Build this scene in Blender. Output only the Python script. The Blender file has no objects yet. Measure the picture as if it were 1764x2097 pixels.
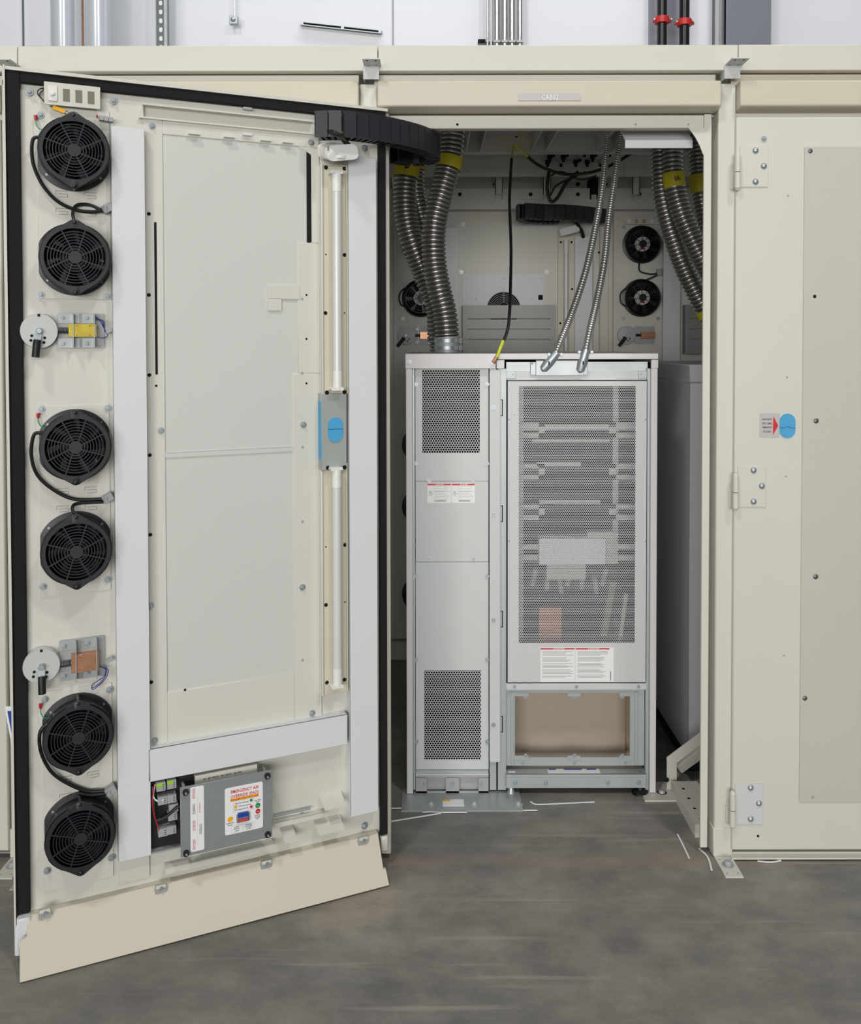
import bpy, math, random
from mathutils import Matrix, Vector
random.seed(4)
sc = bpy.context.scene
PI = math.pi
# ------------------------------------------------------------------ camera
F = 1812.0; PX0 = 882.0; PY0 = 749.0; HOR = 705.0
CAM = Vector((0, -2.5, 1.47))
pitch = math.atan((PY0 - HOR) / F)
CR = Matrix.Rotation(PI/2 - pitch, 4, 'X') @ Matrix.Rotation(math.radians(-0.10), 4, 'Z')
cd = bpy.data.cameras.new('camera'); co = bpy.data.objects.new('camera', cd)
sc.collection.objects.link(co); sc.camera = co
co.matrix_world = Matrix.Translation(CAM) @ CR
cd.sensor_fit = 'AUTO'; cd.sensor_width = 36.0; cd.lens = F / 2097 * 36
cd.shift_x = 0; cd.shift_y = -(1048.5 - PY0) / 2097
cd.clip_start = 0.05; cd.clip_end = 60
# ------------------------------------------------------------------ world + lights
w = bpy.data.worlds.new('world'); sc.world = w; w.use_nodes = True
w.node_tree.nodes['Background'].inputs[0].default_value = (0.93, 0.96, 1.0, 1)
w.node_tree.nodes['Background'].inputs[1].default_value = 0.55
def area(name, loc, target, sx, sy, power, col=(1, 0.985, 0.95)):
    d = bpy.data.lights.new(name, 'AREA'); d.shape = 'RECTANGLE'; d.size = sx; d.size_y = sy
    d.energy = power; d.color = col
    o = bpy.data.objects.new(name, d); sc.collection.objects.link(o); o.location = loc
    o.rotation_euler = (Vector(target) - Vector(loc)).to_track_quat('-Z', 'Y').to_euler()
    return o
area('hall_light', (-1.7, -3.2, 6.3), (-0.3, 0, 1.0), 0.5, 0.5, 270)
area('hall_light', (2.2, -3.2, 6.3), (0.3, 0, 1.0), 0.5, 0.5, 270)
area('interior_fill', (-2.0, -17, 2.5), (0.3, 0, 1.4), 14.0, 4.6, 5200)  # added unseen fill panel, throws low light up into the open bay
area('hall_light', (0.0, 2.3, 7.5), (0.3, 3.6, 2.6), 5.0, 0.6, 420, (0.95, 0.97, 1.0))
vs = sc.view_settings; vs.view_transform = 'Standard'; vs.look = 'None'; vs.gamma = 1; vs.use_curve_mapping = False
vs.exposure = -1.57
# ------------------------------------------------------------------ pixel -> plane helper
def ray(px, py):
    d = CR.to_3x3() @ Vector(((px - PX0) / F, -(py - PY0) / F, -1))
    return d
def P(px, py, Y):
    d = ray(px, py); t = (Y - CAM.y) / d.y; return CAM + d * t
def PF(px, py, z=0.0):
    d = ray(px, py); t = (z - CAM.z) / d.z; return CAM + d * t
def PX(px, py, X):
    d = ray(px, py); t = (X - CAM.x) / d.x; return CAM + d * t
I4 = Matrix.Identity(4)
TH = math.radians(23.65)
DM = Matrix.Translation((-0.13, -0.03, 0)) @ Matrix.Rotation(TH, 4, 'Z')
def L(M, px, py, off=0.0):
    Mi = M.inverted(); c = Mi @ CAM; d = Mi.to_3x3() @ ray(px, py)
    t = (off - c.y) / d.y; return c + d * t
def D(px, py, off=0.0): return L(DM, px, py, off)
# ------------------------------------------------------------------ materials
def lin(c): return tuple(((v/255)/12.92 if v/255 <= 0.04045 else ((v/255+0.055)/1.055)**2.4) for v in c)
def mat(name, rgb, rough=0.5, metal=0.0, var=0.0, scale=8, bump=0.0, bscale=200, coat=0, emit=None, trans=0):
    m = bpy.data.materials.new(name); m.use_nodes = True; nt = m.node_tree
    b = nt.nodes['Principled BSDF']; c = lin(rgb)
    b.inputs['Base Color'].default_value = (*c, 1); b.inputs['Roughness'].default_value = rough
    b.inputs['Metallic'].default_value = metal
    if coat: b.inputs['Coat Weight'].default_value = coat
    if trans: b.inputs['Transmission Weight'].default_value = trans
    tc = nt.nodes.new('ShaderNodeTexCoord')
    if var:
        n = nt.nodes.new('ShaderNodeTexNoise'); n.inputs['Scale'].default_value = scale; n.inputs['Detail'].default_value = 4
        nt.links.new(tc.outputs['Object'], n.inputs['Vector'])
        r = nt.nodes.new('ShaderNodeValToRGB'); r.color_ramp.elements[0].position = 0.3; r.color_ramp.elements[1].position = 0.7
        r.color_ramp.elements[0].color = (*[v*(1-var) for v in c], 1)
        r.color_ramp.elements[1].color = (*[min(1, v*(1+var)) for v in c], 1)
        nt.links.new(n.outputs['Fac'], r.inputs['Fac']); nt.links.new(r.outputs['Color'], b.inputs['Base Color'])
    if bump:
        n2 = nt.nodes.new('ShaderNodeTexNoise'); n2.inputs['Scale'].default_value = bscale
        nt.links.new(tc.outputs['Object'], n2.inputs['Vector'])
        bp = nt.nodes.new('ShaderNodeBump'); bp.inputs['Strength'].default_value = bump; bp.inputs['Distance'].default_value = 0.002
        nt.links.new(n2.outputs['Fac'], bp.inputs['Height']); nt.links.new(bp.outputs['Normal'], b.inputs['Normal'])
    return m
CREAM = mat('cream_paint', (206, 204, 194), 0.42, var=0.015, scale=3, bump=0.05, bscale=600)
CREAM2 = mat('warm_cream_paint', (200, 193, 176), 0.42, var=0.015, scale=3)
DOORP = mat('door_inner_paint', (208, 207, 198), 0.4, var=0.012, scale=3)
DOORG = mat('door_panel_paint', (201, 203, 198), 0.42, var=0.012, scale=3)
RDOOR = mat('outer_panel_paint', (192, 190, 180), 0.4, var=0.02, scale=2)
WHITE = mat('white_sheet', (214, 217, 219), 0.4, var=0.01, scale=3)
WPLAS = mat('white_plastic', (224, 224, 220), 0.35)
TUBE = mat('frosted_tube', (208, 208, 206), 0.3, coat=0.3)
FIXT = mat('fixture_paint', (206, 201, 182), 0.4)
GASK = mat('black_foam', (11, 11, 12), 0.9, bump=0.3, bscale=900)
BLACKP = mat('black_plastic', (33, 33, 40), 0.42)
BLACKD = mat('dark_plastic', (14, 14, 16), 0.35)
IMPEL = mat('impeller_plastic', (20, 20, 30), 0.18, coat=0.4)
RUBBER = mat('black_rubber', (16, 16, 17), 0.5)
HOLE = mat('dark_void', (6, 6, 6), 0.9)
ZINC = mat('zinc_bolt', (172, 180, 185), 0.42, 0.7)
STEEL = mat('galvanised_steel', (176, 182, 182), 0.42, 0.55, var=0.08, scale=14)
GALV = mat('galvanised_dull', (168, 171, 171), 0.5, 0.3, var=0.05, scale=12)
FLEX = mat('flex_duct_metal', (180, 178, 175), 0.3, 0.95, var=0.06, scale=20)
COND = mat('flex_conduit_metal', (205, 205, 202), 0.25, 0.9)
YTAPE = mat('yellow_tape', (205, 192, 30), 0.5, var=0.06, scale=40)
YCAB = mat('yellow_green_cable', (205, 215, 50), 0.4)
GOLD = mat('yellow_zinc', (186, 168, 66), 0.4, 0.6, var=0.15, scale=40)
COPPER = mat('pink_zinc', (200, 150, 118), 0.3, 0.7, var=0.12, scale=40)
BLUEW = mat('blue_wire', (25, 40, 120), 0.4)
GREENW = mat('green_wire', (30, 140, 100), 0.4)
REDM = mat('red_plastic', (185, 30, 35), 0.4)
RACK = mat('rack_paint', (201, 204, 204), 0.4, var=0.012, scale=3)
RACKF = mat('rack_frame_paint', (214, 212, 212), 0.38)
RACKG = mat('rack_zinc', (172, 180, 180), 0.4, 0.3, var=0.04, scale=8)
SLOTM = mat('slotted_cover_grey', (146, 144, 142), 0.45, 0.2)
SHELFP = mat('shelf_zinc', (190, 194, 192), 0.5, 0.1)
DARKIN = mat('rack_interior', (22, 22, 27), 0.6)  # near-black, shade of the rack inside put into the colour
TAUPE = mat('taupe_panel', (176, 160, 144), 0.4, 0.2)
TAN = mat('tan_panel', (186, 160, 128), 0.5)
LABELW = mat('label_white', (232, 233, 234), 0.4)
LABELG = mat('label_grey', (186, 183, 182), 0.4)
RED = mat('print_red', (205, 30, 40), 0.4)
INK = mat('print_black', (35, 35, 38), 0.5)
INKG = mat('print_grey', (130, 130, 132), 0.5)
AMBER = mat('amber', (240, 175, 25), 0.3)
GREEN = mat('green', (20, 140, 60), 0.3)
GREENL = mat('light_green', (150, 205, 50), 0.4)
BLUE = mat('blue_block', (25, 65, 150), 0.35)
ORANGE = mat('orange_block', (215, 80, 35), 0.4)
GREYP = mat('grey_plastic', (160, 162, 164), 0.45)
PLATE = mat('grey_faceplate', (150, 155, 157), 0.38, 0.35, var=0.03, scale=20)
BOXG = mat('connector_box_grey', (158, 163, 160), 0.42, var=0.02)
SKY = mat('blue_foam', (70, 160, 208), 0.6, bump=0.2)
BOXP = mat('purple_grey_paint', (186, 184, 192), 0.45)
WALLP = mat('wall_panel_paint', (226, 228, 234), 0.55, var=0.012, scale=1.0)
COLG = mat('column_grey', (118, 120, 130), 0.5)
PANELG = mat('wall_shadow_panel', (150, 152, 162), 0.6)
PIPEW = mat('insulated_pipe_white', (208, 212, 220), 0.25, 0.25)
PIPEB = mat('black_pipe', (22, 21, 23), 0.28)
PIPER = mat('red_coupling', (190, 45, 40), 0.35)
EMT = mat('emt_conduit', (200, 200, 200), 0.22, 0.85)
STRUTM = mat('strut_metal', (110, 115, 116), 0.4, 0.7)
# concrete floor
def concrete():
    m = bpy.data.materials.new('concrete'); m.use_nodes = True; nt = m.node_tree; N = nt.nodes.new; K = nt.links.new
    b = nt.nodes['Principled BSDF']; tc = N('ShaderNodeTexCoord')
    mp = N('ShaderNodeMapping'); mp.inputs['Scale'].default_value = (1, 1.5, 1); K(tc.outputs['Object'], mp.inputs['Vector'])
    n1 = N('ShaderNodeTexNoise'); n1.inputs['Scale'].default_value = 1.3; n1.inputs['Detail'].default_value = 9; n1.inputs['Roughness'].default_value = 0.62; n1.inputs['Distortion'].default_value = 0.5
    K(mp.outputs[0], n1.inputs['Vector'])
    r1 = N('ShaderNodeValToRGB'); e = r1.color_ramp.elements
    e[0].position = 0.33; e[0].color = (*lin((108, 109, 109)), 1); e[1].position = 0.68; e[1].color = (*lin((146, 140, 131)), 1)
    K(n1.outputs['Fac'], r1.inputs['Fac'])
    n2 = N('ShaderNodeTexNoise'); n2.inputs['Scale'].default_value = 7; n2.inputs['Detail'].default_value = 12; n2.inputs['Roughness'].default_value = 0.7; K(mp.outputs[0], n2.inputs['Vector'])
    r2 = N('ShaderNodeValToRGB'); e = r2.color_ramp.elements
    e[0].position = 0.36; e[0].color = (0.74, 0.74, 0.75, 1); e[1].position = 0.66; e[1].color = (1.18, 1.16, 1.12, 1)
    K(n2.outputs['Fac'], r2.inputs['Fac'])
    mx = N('ShaderNodeMix'); mx.data_type = 'RGBA'; mx.blend_type = 'MULTIPLY'; mx.inputs[0].default_value = 1
    K(r1.outputs[0], mx.inputs[6]); K(r2.outputs[0], mx.inputs[7])
    # thin light streaks (scuffs)
    mp2 = N('ShaderNodeMapping'); mp2.inputs['Scale'].default_value = (0.7, 16, 1); mp2.inputs['Rotation'].default_value = (0, 0, 0.08)
    K(tc.outputs['Object'], mp2.inputs['Vector'])
    n3 = N('ShaderNodeTexNoise'); n3.inputs['Scale'].default_value = 2.0; n3.inputs['Detail'].default_value = 6; K(mp2.outputs[0], n3.inputs['Vector'])
    r3 = N('ShaderNodeValToRGB'); e = r3.color_ramp.elements
    e[0].position = 0.60; e[0].color = (0, 0, 0, 1); e[1].position = 0.72; e[1].color = (0.55, 0.55, 0.55, 1)
    K(n3.outputs['Fac'], r3.inputs['Fac'])
    mx2 = N('ShaderNodeMix'); mx2.data_type = 'RGBA'; K(r3.outputs[0], mx2.inputs[0]); K(mx.outputs[2], mx2.inputs[6])
    mx2.inputs[7].default_value = (*lin((165, 160, 150)), 1)
    sp = N('ShaderNodeSeparateXYZ'); K(tc.outputs['Object'], sp.inputs[0])
    def mth(op, a_, b_): 
        q = N('ShaderNodeMath'); q.operation = op
        for i_, v_ in enumerate((a_, b_)):
            if v_ is None: continue
            if isinstance(v_, (int, float)): q.inputs[i_].default_value = v_
            else: K(v_, q.inputs[i_])
        return q.outputs[0]
    dy = mth('ABSOLUTE', mth('SUBTRACT', mth('ADD', sp.outputs['Y'], mth('MULTIPLY', n2.outputs['Fac'], 0.03)), 8.20), None)
    jn = N('ShaderNodeMapRange'); jn.inputs[1].default_value = 0.004; jn.inputs[2].default_value = 0.045; jn.inputs[3].default_value = 0.6; jn.inputs[4].default_value = 0.0; K(dy, jn.inputs[0])
    jf = mth('MULTIPLY', jn.outputs[0], n1.outputs['Fac'])
    mx3 = N('ShaderNodeMix'); mx3.data_type = 'RGBA'; K(jf, mx3.inputs[0]); K(mx2.outputs[2], mx3.inputs[6]); mx3.inputs[7].default_value = (*lin((160, 136, 116)), 1)
    K(mx3.outputs[2], b.inputs['Base Color'])
    r4 = N('ShaderNodeMapRange'); r4.inputs[3].default_value = 0.32; r4.inputs[4].default_value = 0.6
    K(n1.outputs['Fac'], r4.inputs[0]); K(r4.outputs[0], b.inputs['Roughness'])
    bp = N('ShaderNodeBump'); bp.inputs['Strength'].default_value = 0.12; bp.inputs['Distance'].default_value = 0.004
    K(n2.outputs['Fac'], bp.inputs['Height']); K(bp.outputs['Normal'], b.inputs['Normal'])
    return m
CONC = concrete()
# ------------------------------------------------------------------ mesh builder
WM = {}                                   # world matrices of things and parts
def wm(o): return WM.get(o.name, I4) if o else I4
class MB:
    def __init__(s, space=I4): s.v = []; s.f = []; s.m = []; s.sm = []; s.mats = []; s.space = space
    def mi(s, m):
        if m is None: return 0
        if m not in s.mats: s.mats.append(m)
        return s.mats.index(m)
    def add(s, vs, fs, m=None, smooth=False):
        b = len(s.v); k = s.mi(m); s.v += [Vector(q) for q in vs]
        for f in fs: s.f.append([b + i for i in f]); s.m.append(k); s.sm.append(smooth)
        return s
    def box(s, x0, x1, y0, y1, z0, z1, m=None):
        if x0 > x1: x0, x1 = x1, x0
        if y0 > y1: y0, y1 = y1, y0
        if z0 > z1: z0, z1 = z1, z0
        return s.add([(x0,y0,z0),(x1,y0,z0),(x1,y1,z0),(x0,y1,z0),(x0,y0,z1),(x1,y0,z1),(x1,y1,z1),(x0,y1,z1)],
              [(0,3,2,1),(4,5,6,7),(0,1,5,4),(1,2,6,5),(2,3,7,6),(3,0,4,7)], m)
    def prism(s, poly, y0, y1, m=None):    # XZ polygon extruded along Y
        a = sum(poly[i][0]*poly[(i+1)%len(poly)][1]-poly[(i+1)%len(poly)][0]*poly[i][1] for i in range(len(poly)))
        if a < 0: poly = poly[::-1]
        n = len(poly)
        vs = [(p[0], y0, p[1]) for p in poly] + [(p[0], y1, p[1]) for p in poly]
        fs = [tuple(range(n)), tuple(range(2*n-1, n-1, -1))] + [(i, i+n, (i+1)%n+n, (i+1)%n) for i in range(n)]
        return s.add(vs, fs, m)
    def hull8(s, a, b, m=None):            # two quads -> solid
        vs = list(a) + list(b)
        return s.add(vs, [(0,1,2,3),(7,6,5,4),(0,4,5,1),(1,5,6,2),(2,6,7,3),(3,7,4,0)], m)
    def bar(s, p0, p1, w, h, m=None, up=(0,0,1)):
        p0 = Vector(p0); p1 = Vector(p1); d = (p1-p0).normalized(); u = Vector(up)
        x = d.cross(u)
        if x.length < 1e-4: x = d.cross(Vector((1,0,0)))
        x.normalize(); u = x.cross(d)
        q = lambda c: [c + x*w/2 + u*h/2, c - x*w/2 + u*h/2, c - x*w/2 - u*h/2, c + x*w/2 - u*h/2]
        return s.hull8(q(p0), q(p1), m)
    def tube(s, pts, r, n=10, m=None, caps=True, smooth=True):
        pts = [Vector(p) for p in pts]; N = len(pts)
        R = r if callable(r) else (lambda i: r)
        d0 = (pts[1]-pts[0]).normalized()
        x = d0.cross(Vector((0,0,1)))
        if x.length < 0.1: x = d0.cross(Vector((0,1,0)))
        x.normalize(); vs = []
        for i, p in enumerate(pts):
            d = (pts[min(i+1,N-1)] - pts[max(i-1,0)]).normalized()
            x = (x - d*x.dot(d)).normalized(); y = d.cross(x)
            for k in range(n):
                a = 2*PI*k/n; vs.append(p + (x*math.cos(a) + y*math.sin(a))*R(i))
        fs = [(i*n+k, i*n+(k+1)%n, (i+1)*n+(k+1)%n, (i+1)*n+k) for i in range(N-1) for k in range(n)]
        s.add(vs, fs, m, smooth)
        if caps:
            s.add(vs[:n], [tuple(range(n-1,-1,-1))], m); s.add(vs[-n:], [tuple(range(n))], m)
        return s
    def cyl(s, p0, p1, r, n=16, m=None, r1=None, smooth=True):
        return s.tube([p0, p1], (lambda i: (r, r if r1 is None else r1)[i]), n, m, True, smooth)
    def lathe(s, prof, c=(0,0,0), n=32, m=None, smooth=True, axis='Y'):   # prof (r, t) with t toward -Y
        vs = []; c = Vector(c)
        for r, t in prof:
            for k in range(n):
                a = 2*PI*k/n
                o = Vector((r*math.cos(a), -t, r*math.sin(a))) if axis == 'Y' else Vector((r*math.cos(a), r*math.sin(a), t))
                vs.append(c + o)
        N = len(prof)
        fs = [(i*n+k, i*n+(k+1)%n, (i+1)*n+(k+1)%n, (i+1)*n+k) for i in range(N-1) for k in range(n)]
        return s.add(vs, fs, m, smooth)
    def text(s, body, x, z, y, h, m=None, w=None, rot=0.0, align='CENTER', th=0.0):
        cu = bpy.data.curves.new('t', 'FONT'); cu.body = body; cu.size = 1.0; cu.align_x = align; cu.resolution_u = 2
        cu.offset = 0.012
        o = bpy.data.objects.new('t', cu); me = bpy.data.meshes.new_from_object(o)
        vs = [v.co.copy() for v in me.vertices]; fs = [tuple(p.vertices) for p in me.polygons]
        bpy.data.objects.remove(o); bpy.data.curves.remove(cu); bpy.data.meshes.remove(me)
        if not vs: return s
        x0 = min(v.x for v in vs); x1 = max(v.x for v in vs)
        sx = h / 0.72; 
        if w: sx = w / (x1 - x0)
        sz = h / 0.72; c, q = math.cos(rot), math.sin(rot)
        out = []
        for v in vs:
            a, b = v.x*sx, v.y*sz - h/2
            out.append((x + a*c - b*q, y, z + a*q + b*c))
        return s.add(out, fs, m)
    def build(s, name, m=None, parent=None, bevel=0.0, seg=1, **tags):
        me = bpy.data.meshes.new(name)
        vw = [s.space @ v for v in s.v]
        if parent is not None: O = wm(parent)
        else:
            xs = [v.x for v in vw]; ys = [v.y for v in vw]; zs = [v.z for v in vw]
            O = Matrix.Translation(((min(xs)+max(xs))/2, (min(ys)+max(ys))/2, min(zs)))
            if s.space is DM: O = O @ Matrix.Rotation(TH, 4, 'Z')
        Oi = O.inverted()
        me.from_pydata([Oi @ v for v in vw], [], s.f)
        mats = s.mats if s.mats else [m]
        if s.mats and m is not None and m not in s.mats: mats = s.mats
        for q in mats: me.materials.append(q)
        me.polygons.foreach_set('material_index', s.m); me.polygons.foreach_set('use_smooth', s.sm)
        me.update(); me.set_sharp_from_angle(angle=0.65)
        o = bpy.data.objects.new(name, me); sc.collection.objects.link(o)
        if parent is not None: o.parent = parent
        else: o.matrix_world = O
        WM[o.name] = O
        if bevel:
            b = o.modifiers.new('bevel', 'BEVEL'); b.width = bevel; b.segments = seg; b.limit_method = 'ANGLE'; b.angle_limit = 0.6
        for k, v in tags.items(): o[k] = v
        return o
def thing(name, loc, label=None, category=None, group=None, kind=None, M=None):
    o = bpy.data.objects.new(name, None); sc.collection.objects.link(o); o.empty_display_size = 0.1
    O = M if M is not None else Matrix.Translation(loc)
    o.matrix_world = O; WM[o.name] = O
    for k, v in (('label', label), ('category', category), ('group', group), ('kind', kind)):
        if v: o[k] = v
    return o
def tags(label, category, group=None):
    d = dict(label=label, category=category)
    if group: d['group'] = group
    return d
def inst(tpl, name, parent, M, label=None):   # M = world matrix; child of parent sharing mesh data
    o = tpl.copy(); o.name = name; sc.collection.objects.link(o); o.parent = parent
    o.matrix_parent_inverse = I4; o.matrix_basis = wm(parent).inverted() @ M
    WM[o.name] = M
    if label: o['label'] = label
    return o
def tplmesh(mb):                                # mesh template, never linked itself
    me = bpy.data.meshes.new('template'); me.from_pydata(mb.v, [], mb.f)
    for q in mb.mats: me.materials.append(q)
    me.polygons.foreach_set('material_index', mb.m); me.polygons.foreach_set('use_smooth', mb.sm); me.update(); me.set_sharp_from_angle(angle=0.65)
    return bpy.data.objects.new('template', me)
def T(v): return Matrix.Translation(Vector(v))
def spline(pts, n=8):
    pts = [Vector(p) for p in pts]; out = []
    for i in range(len(pts)-1):
        p0 = pts[max(i-1,0)]; p1 = pts[i]; p2 = pts[i+1]; p3 = pts[min(i+2,len(pts)-1)]
        for k in range(n):
            t = k/n
            out.append(0.5*((2*p1) + (p2-p0)*t + (2*p0-5*p1+4*p2-p3)*t*t + (3*p1-p0-3*p2+p3)*t**3))
    out.append(pts[-1]); return out
def resample(pts, step):
    L_ = [0]
    for a, b in zip(pts, pts[1:]): L_.append(L_[-1] + (b-a).length)
    n = max(2, int(L_[-1]/step)); out = []; j = 0
    for i in range(n+1):
        s_ = L_[-1]*i/n
        while j < len(L_)-2 and L_[j+1] < s_: j += 1
        t = (s_-L_[j])/max(1e-9, L_[j+1]-L_[j]); out.append(pts[j].lerp(pts[j+1], t))
    return out
def rrect(x0, x1, z0, z1, r, n=4):
    if x0 > x1: x0, x1 = x1, x0
    if z0 > z1: z0, z1 = z1, z0
    out = []
    for cx, cz, a0 in ((x1-r, z1-r, 0), (x0+r, z1-r, 90), (x0+r, z0+r, 180), (x1-r, z0+r, 270)):
        for k in range(n+1):
            a = math.radians(a0 + 90*k/n); out.append((cx + r*math.cos(a), cz + r*math.sin(a)))
    return out
# template bolts
b_ = MB()
b_.lathe([(0.0001,0.0012),(0.0095,0.0012),(0.0095,0)], n=20, m=ZINC)
b_.lathe([(0.0001,0.007),(0.0052,0.007),(0.0062,0.006),(0.0062,0.001)], n=6, m=ZINC, smooth=False)
b_.lathe([(0.0001,0.0095),(0.0026,0.0095),(0.003,0.0088),(0.003,0.006)], n=12, m=ZINC)
BOLT = tplmesh(b_)
b_ = MB(); b_.lathe([(0.0001,0.0035),(0.002,0.0034),(0.0043,0.002),(0.005,0)], n=14, m=ZINC)
RIVET = tplmesh(b_)
b_ = MB(); b_.lathe([(0.0001,0.0016),(0.0042,0.0016),(0.0052,0.0006),(0.0052,0)], n=16, m=HOLE)
PLUG = tplmesh(b_)
def bolt(par, M, scale=1.0, name='bolt', t=None):
    o = (t or BOLT).copy(); o.name = name; sc.collection.objects.link(o); o.parent = par
    o.matrix_basis = wm(par).inverted() @ M @ Matrix.Scale(scale, 4); return o
# box given by pixel corners on plane y=off of frame M (front face), going back by depth
def pbox(mb, M, x0, y0, x1, y1, off, depth, m=None):
    a = L(M, x0, y0, off); b = L(M, x1, y1, off); mb.box(a.x, b.x, off, off+depth, b.z, a.z, m); return a, b
# ================================================================== SETTING
g = MB(); g.box(-6, 6, -20, 3.6, -0.05, 0, CONC); g.build('floor', kind='structure')
YW = 3.6
g = MB(); g.box(-6, 6, YW, YW+0.15, 0, 6, WALLP)
g.build('wall_back', kind='structure')
for i, px in enumerate((48, 170, 805)):
    a = P(px, 50, YW); g = MB(); g.box(a.x-0.006, a.x+0.006, YW-0.006, YW, 0, 6, (STRUTM, COPPER, GREYP)[i]); g.build('trim_%d' % (i+1), kind='structure')
a = P(1328, 50, YW); b = P(1392, 50, YW)
g = MB(); g.box(a.x, b.x, YW-0.03, YW, 0, 6, PANELG); g.build('trim_4', kind='structure')  # wall panel in shadow, its shade put into the grey
a = P(1484, 50, YW-0.25); b = P(1580, 50, YW-0.25)
g = MB(); cx = (a.x+b.x)/2; cw = (b.x-a.x)
g.box(a.x, b.x, YW-0.25, YW-0.235, 0, 6, COLG); g.box(a.x, b.x, YW-0.015, YW-0.001, 0, 6, COLG); g.box(cx-0.008, cx+0.008, YW-0.235, YW-0.015, 0, 6, COLG)
g.box(a.x, a.x+0.012, YW-0.25, YW-0.001, 0, 6, COLG)
g.build('building_column', bevel=0.002, **tags('dark grey steel building column standing against the back wall', 'column'))
a = P(1473, 50, YW-0.2)
g = MB(); g.box(a.x, a.x+0.025, YW-0.2, YW-0.12, 0, 6, EMT); g.build('steel_strut', **tags('narrow bright metal strut beside the dark grey column', 'strut'))
# pipes on wall
for px0, px1, lab in ((105, 151, 'wide silvery white insulated pipe, left one of the pair'), (176, 222, 'wide silvery white insulated pipe, right one of the pair')):
    a = P(px0, 50, 3.1); b = P(px1, 50, 3.1); r = (b.x-a.x)/2
    g = MB(); g.cyl(((a.x+b.x)/2, 3.1, 0), ((a.x+b.x)/2, 3.1, 6), r, 32, PIPEW); g.build('insulated_pipe', **tags(lab, 'pipe', 'insulated pipes on the back wall'))
a = P(319, 50, 3.4); b = P(343, 50, 3.4)
g = MB(); g.box(a.x, b.x, 3.40, 3.44, 0, 6, STRUTM)
g.box(b.x-0.018, b.x, 3.385, 3.40, 0, 6, STEEL); g.box(a.x, a.x+0.008, 3.385, 3.40, 0, 6, STEEL)
mx_ = (a.x+b.x)/2 - 0.004
for k in range(28):
    z = 2.2 + k*0.058; g.prism(rrect(mx_-0.011, mx_+0.011, z, z+0.032, 0.0105), 3.396, 3.401, LABELW)
g.build('slotted_strut', **tags('dark slotted channel strut running up the back wall', 'strut'))
t = thing('junction_box', P(478, 50, 3.5), 'small square metal junction box hanging on a rod on the white wall', 'junction box')
a = P(469, 31, 3.5); b = P(487, 49, 3.5)
g = MB(); g.box(a.x, b.x, 3.5, 3.54, b.z, a.z, STEEL); g.lathe([(0.0001,0.012),(0.008,0.012),(0.014,0.002),(0.02,0)], ((a.x+b.x)/2, 3.5, (a.z+b.z)/2), 12, ZINC); g.build('box_body', None, t, bevel=0.003)
g = MB(); g.cyl(((a.x+b.x)/2, 3.52, a.z), ((a.x+b.x)/2, 3.52, 6), 0.006, 8, EMT); g.build('rod', None, t)
a = P(616, 49, YW-0.02); b = P(782, 67, YW-0.02)
g = MB(); g.bar((a.x, YW-0.02, a.z), (b.x, YW-0.02, b.z), 0.03, 0.016, HOLE, (0,0,1)); g.bar((a.x, YW-0.032, a.z-0.009), (b.x, YW-0.032, b.z-0.009), 0.012, 0.005, STEEL)
g.bar((a.x, YW-0.032, a.z+0.009), (b.x, YW-0.032, b.z+0.009), 0.012, 0.004, STEEL)
for q in (0.02, 0.52, 0.98):
    c = a.lerp(b, q); g.box(c.x-0.01, c.x+0.01, YW-0.04, YW-0.02, c.z-0.01, c.z+0.01, ZINC)
g.build('wall_channel', **tags('short dark metal channel mounted slightly tilted on the white wall', 'channel'))
for i, (px, wpx) in enumerate(((999, 4), (1006, 5), (1018, 13), (1034, 13), (1049, 12), (1065, 11))):
    a = P(px, 50, 3.45); r = wpx/2/(F/(3.45+2.5))
    pos = ('leftmost, thin', 'second from left, thin', 'third from left', 'fourth from left', 'fifth from left', 'rightmost')[i]
    g = MB(); g.cyl((a.x, 3.45, 2.2), (a.x, 3.45, 6), r, 14, EMT)
    g.build('metal_conduit', **tags('shiny vertical metal conduit on the back wall, %s of six' % pos, 'conduit', 'vertical conduits on the back wall'))
g = MB(); a = P(979, 87, 3.5); b = P(1072, 87, 3.5); g.box(a.x, b.x, 3.5, 3.53, a.z-0.014, a.z+0.006, STRUTM)
g.box(a.x, a.x+0.05, 3.47, 3.5, a.z-0.004, a.z+0.012, HOLE)
for px in (1018, 1034, 1049, 1065):
    c = P(px, 84, 3.43); g.box(c.x-0.02, c.x+0.02, 3.42, 3.5, c.z-0.01, c.z+0.004, GALV)
g.build('conduit_rack', **tags('short strut with brass coloured clamps holding the six metal conduits', 'bracket'))
for px, cy, lab in ((1356, 42, 'black vertical pipe with a red coupling, left of the pair'), (1402, 47, 'black vertical pipe with a red coupling, right of the pair')):
    a = P(px, 50, 3.35); r = 0.033
    t = thing('sprinkler_pipe', (a.x, 3.35, 0), lab, 'pipe', 'black pipes with red couplings')
    g = MB(); g.cyl((a.x, 3.35, 0), (a.x, 3.35, 6), r, 24, PIPEB); g.build('pipe', None, t)
    c = P(px, cy, 3.35)
    g = MB(); g.lathe([(r,-0.022),(r+0.014,-0.02),(r+0.016,0),(r+0.014,0.02),(r,0.022)], c, 24, PIPER, True, 'Z')
    for q in (-1, 1): g.box(c.x+q*(r+0.005), c.x+q*(r+0.03), 3.34, 3.36, c.z-0.012, c.z+0.012, PIPER); g.cyl((c.x+q*(r+0.022), 3.32, c.z), (c.x+q*(r+0.022), 3.38, c.z), 0.006, 8, ZINC)
    g.build('coupling', None, t, label='red pipe coupling')

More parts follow.
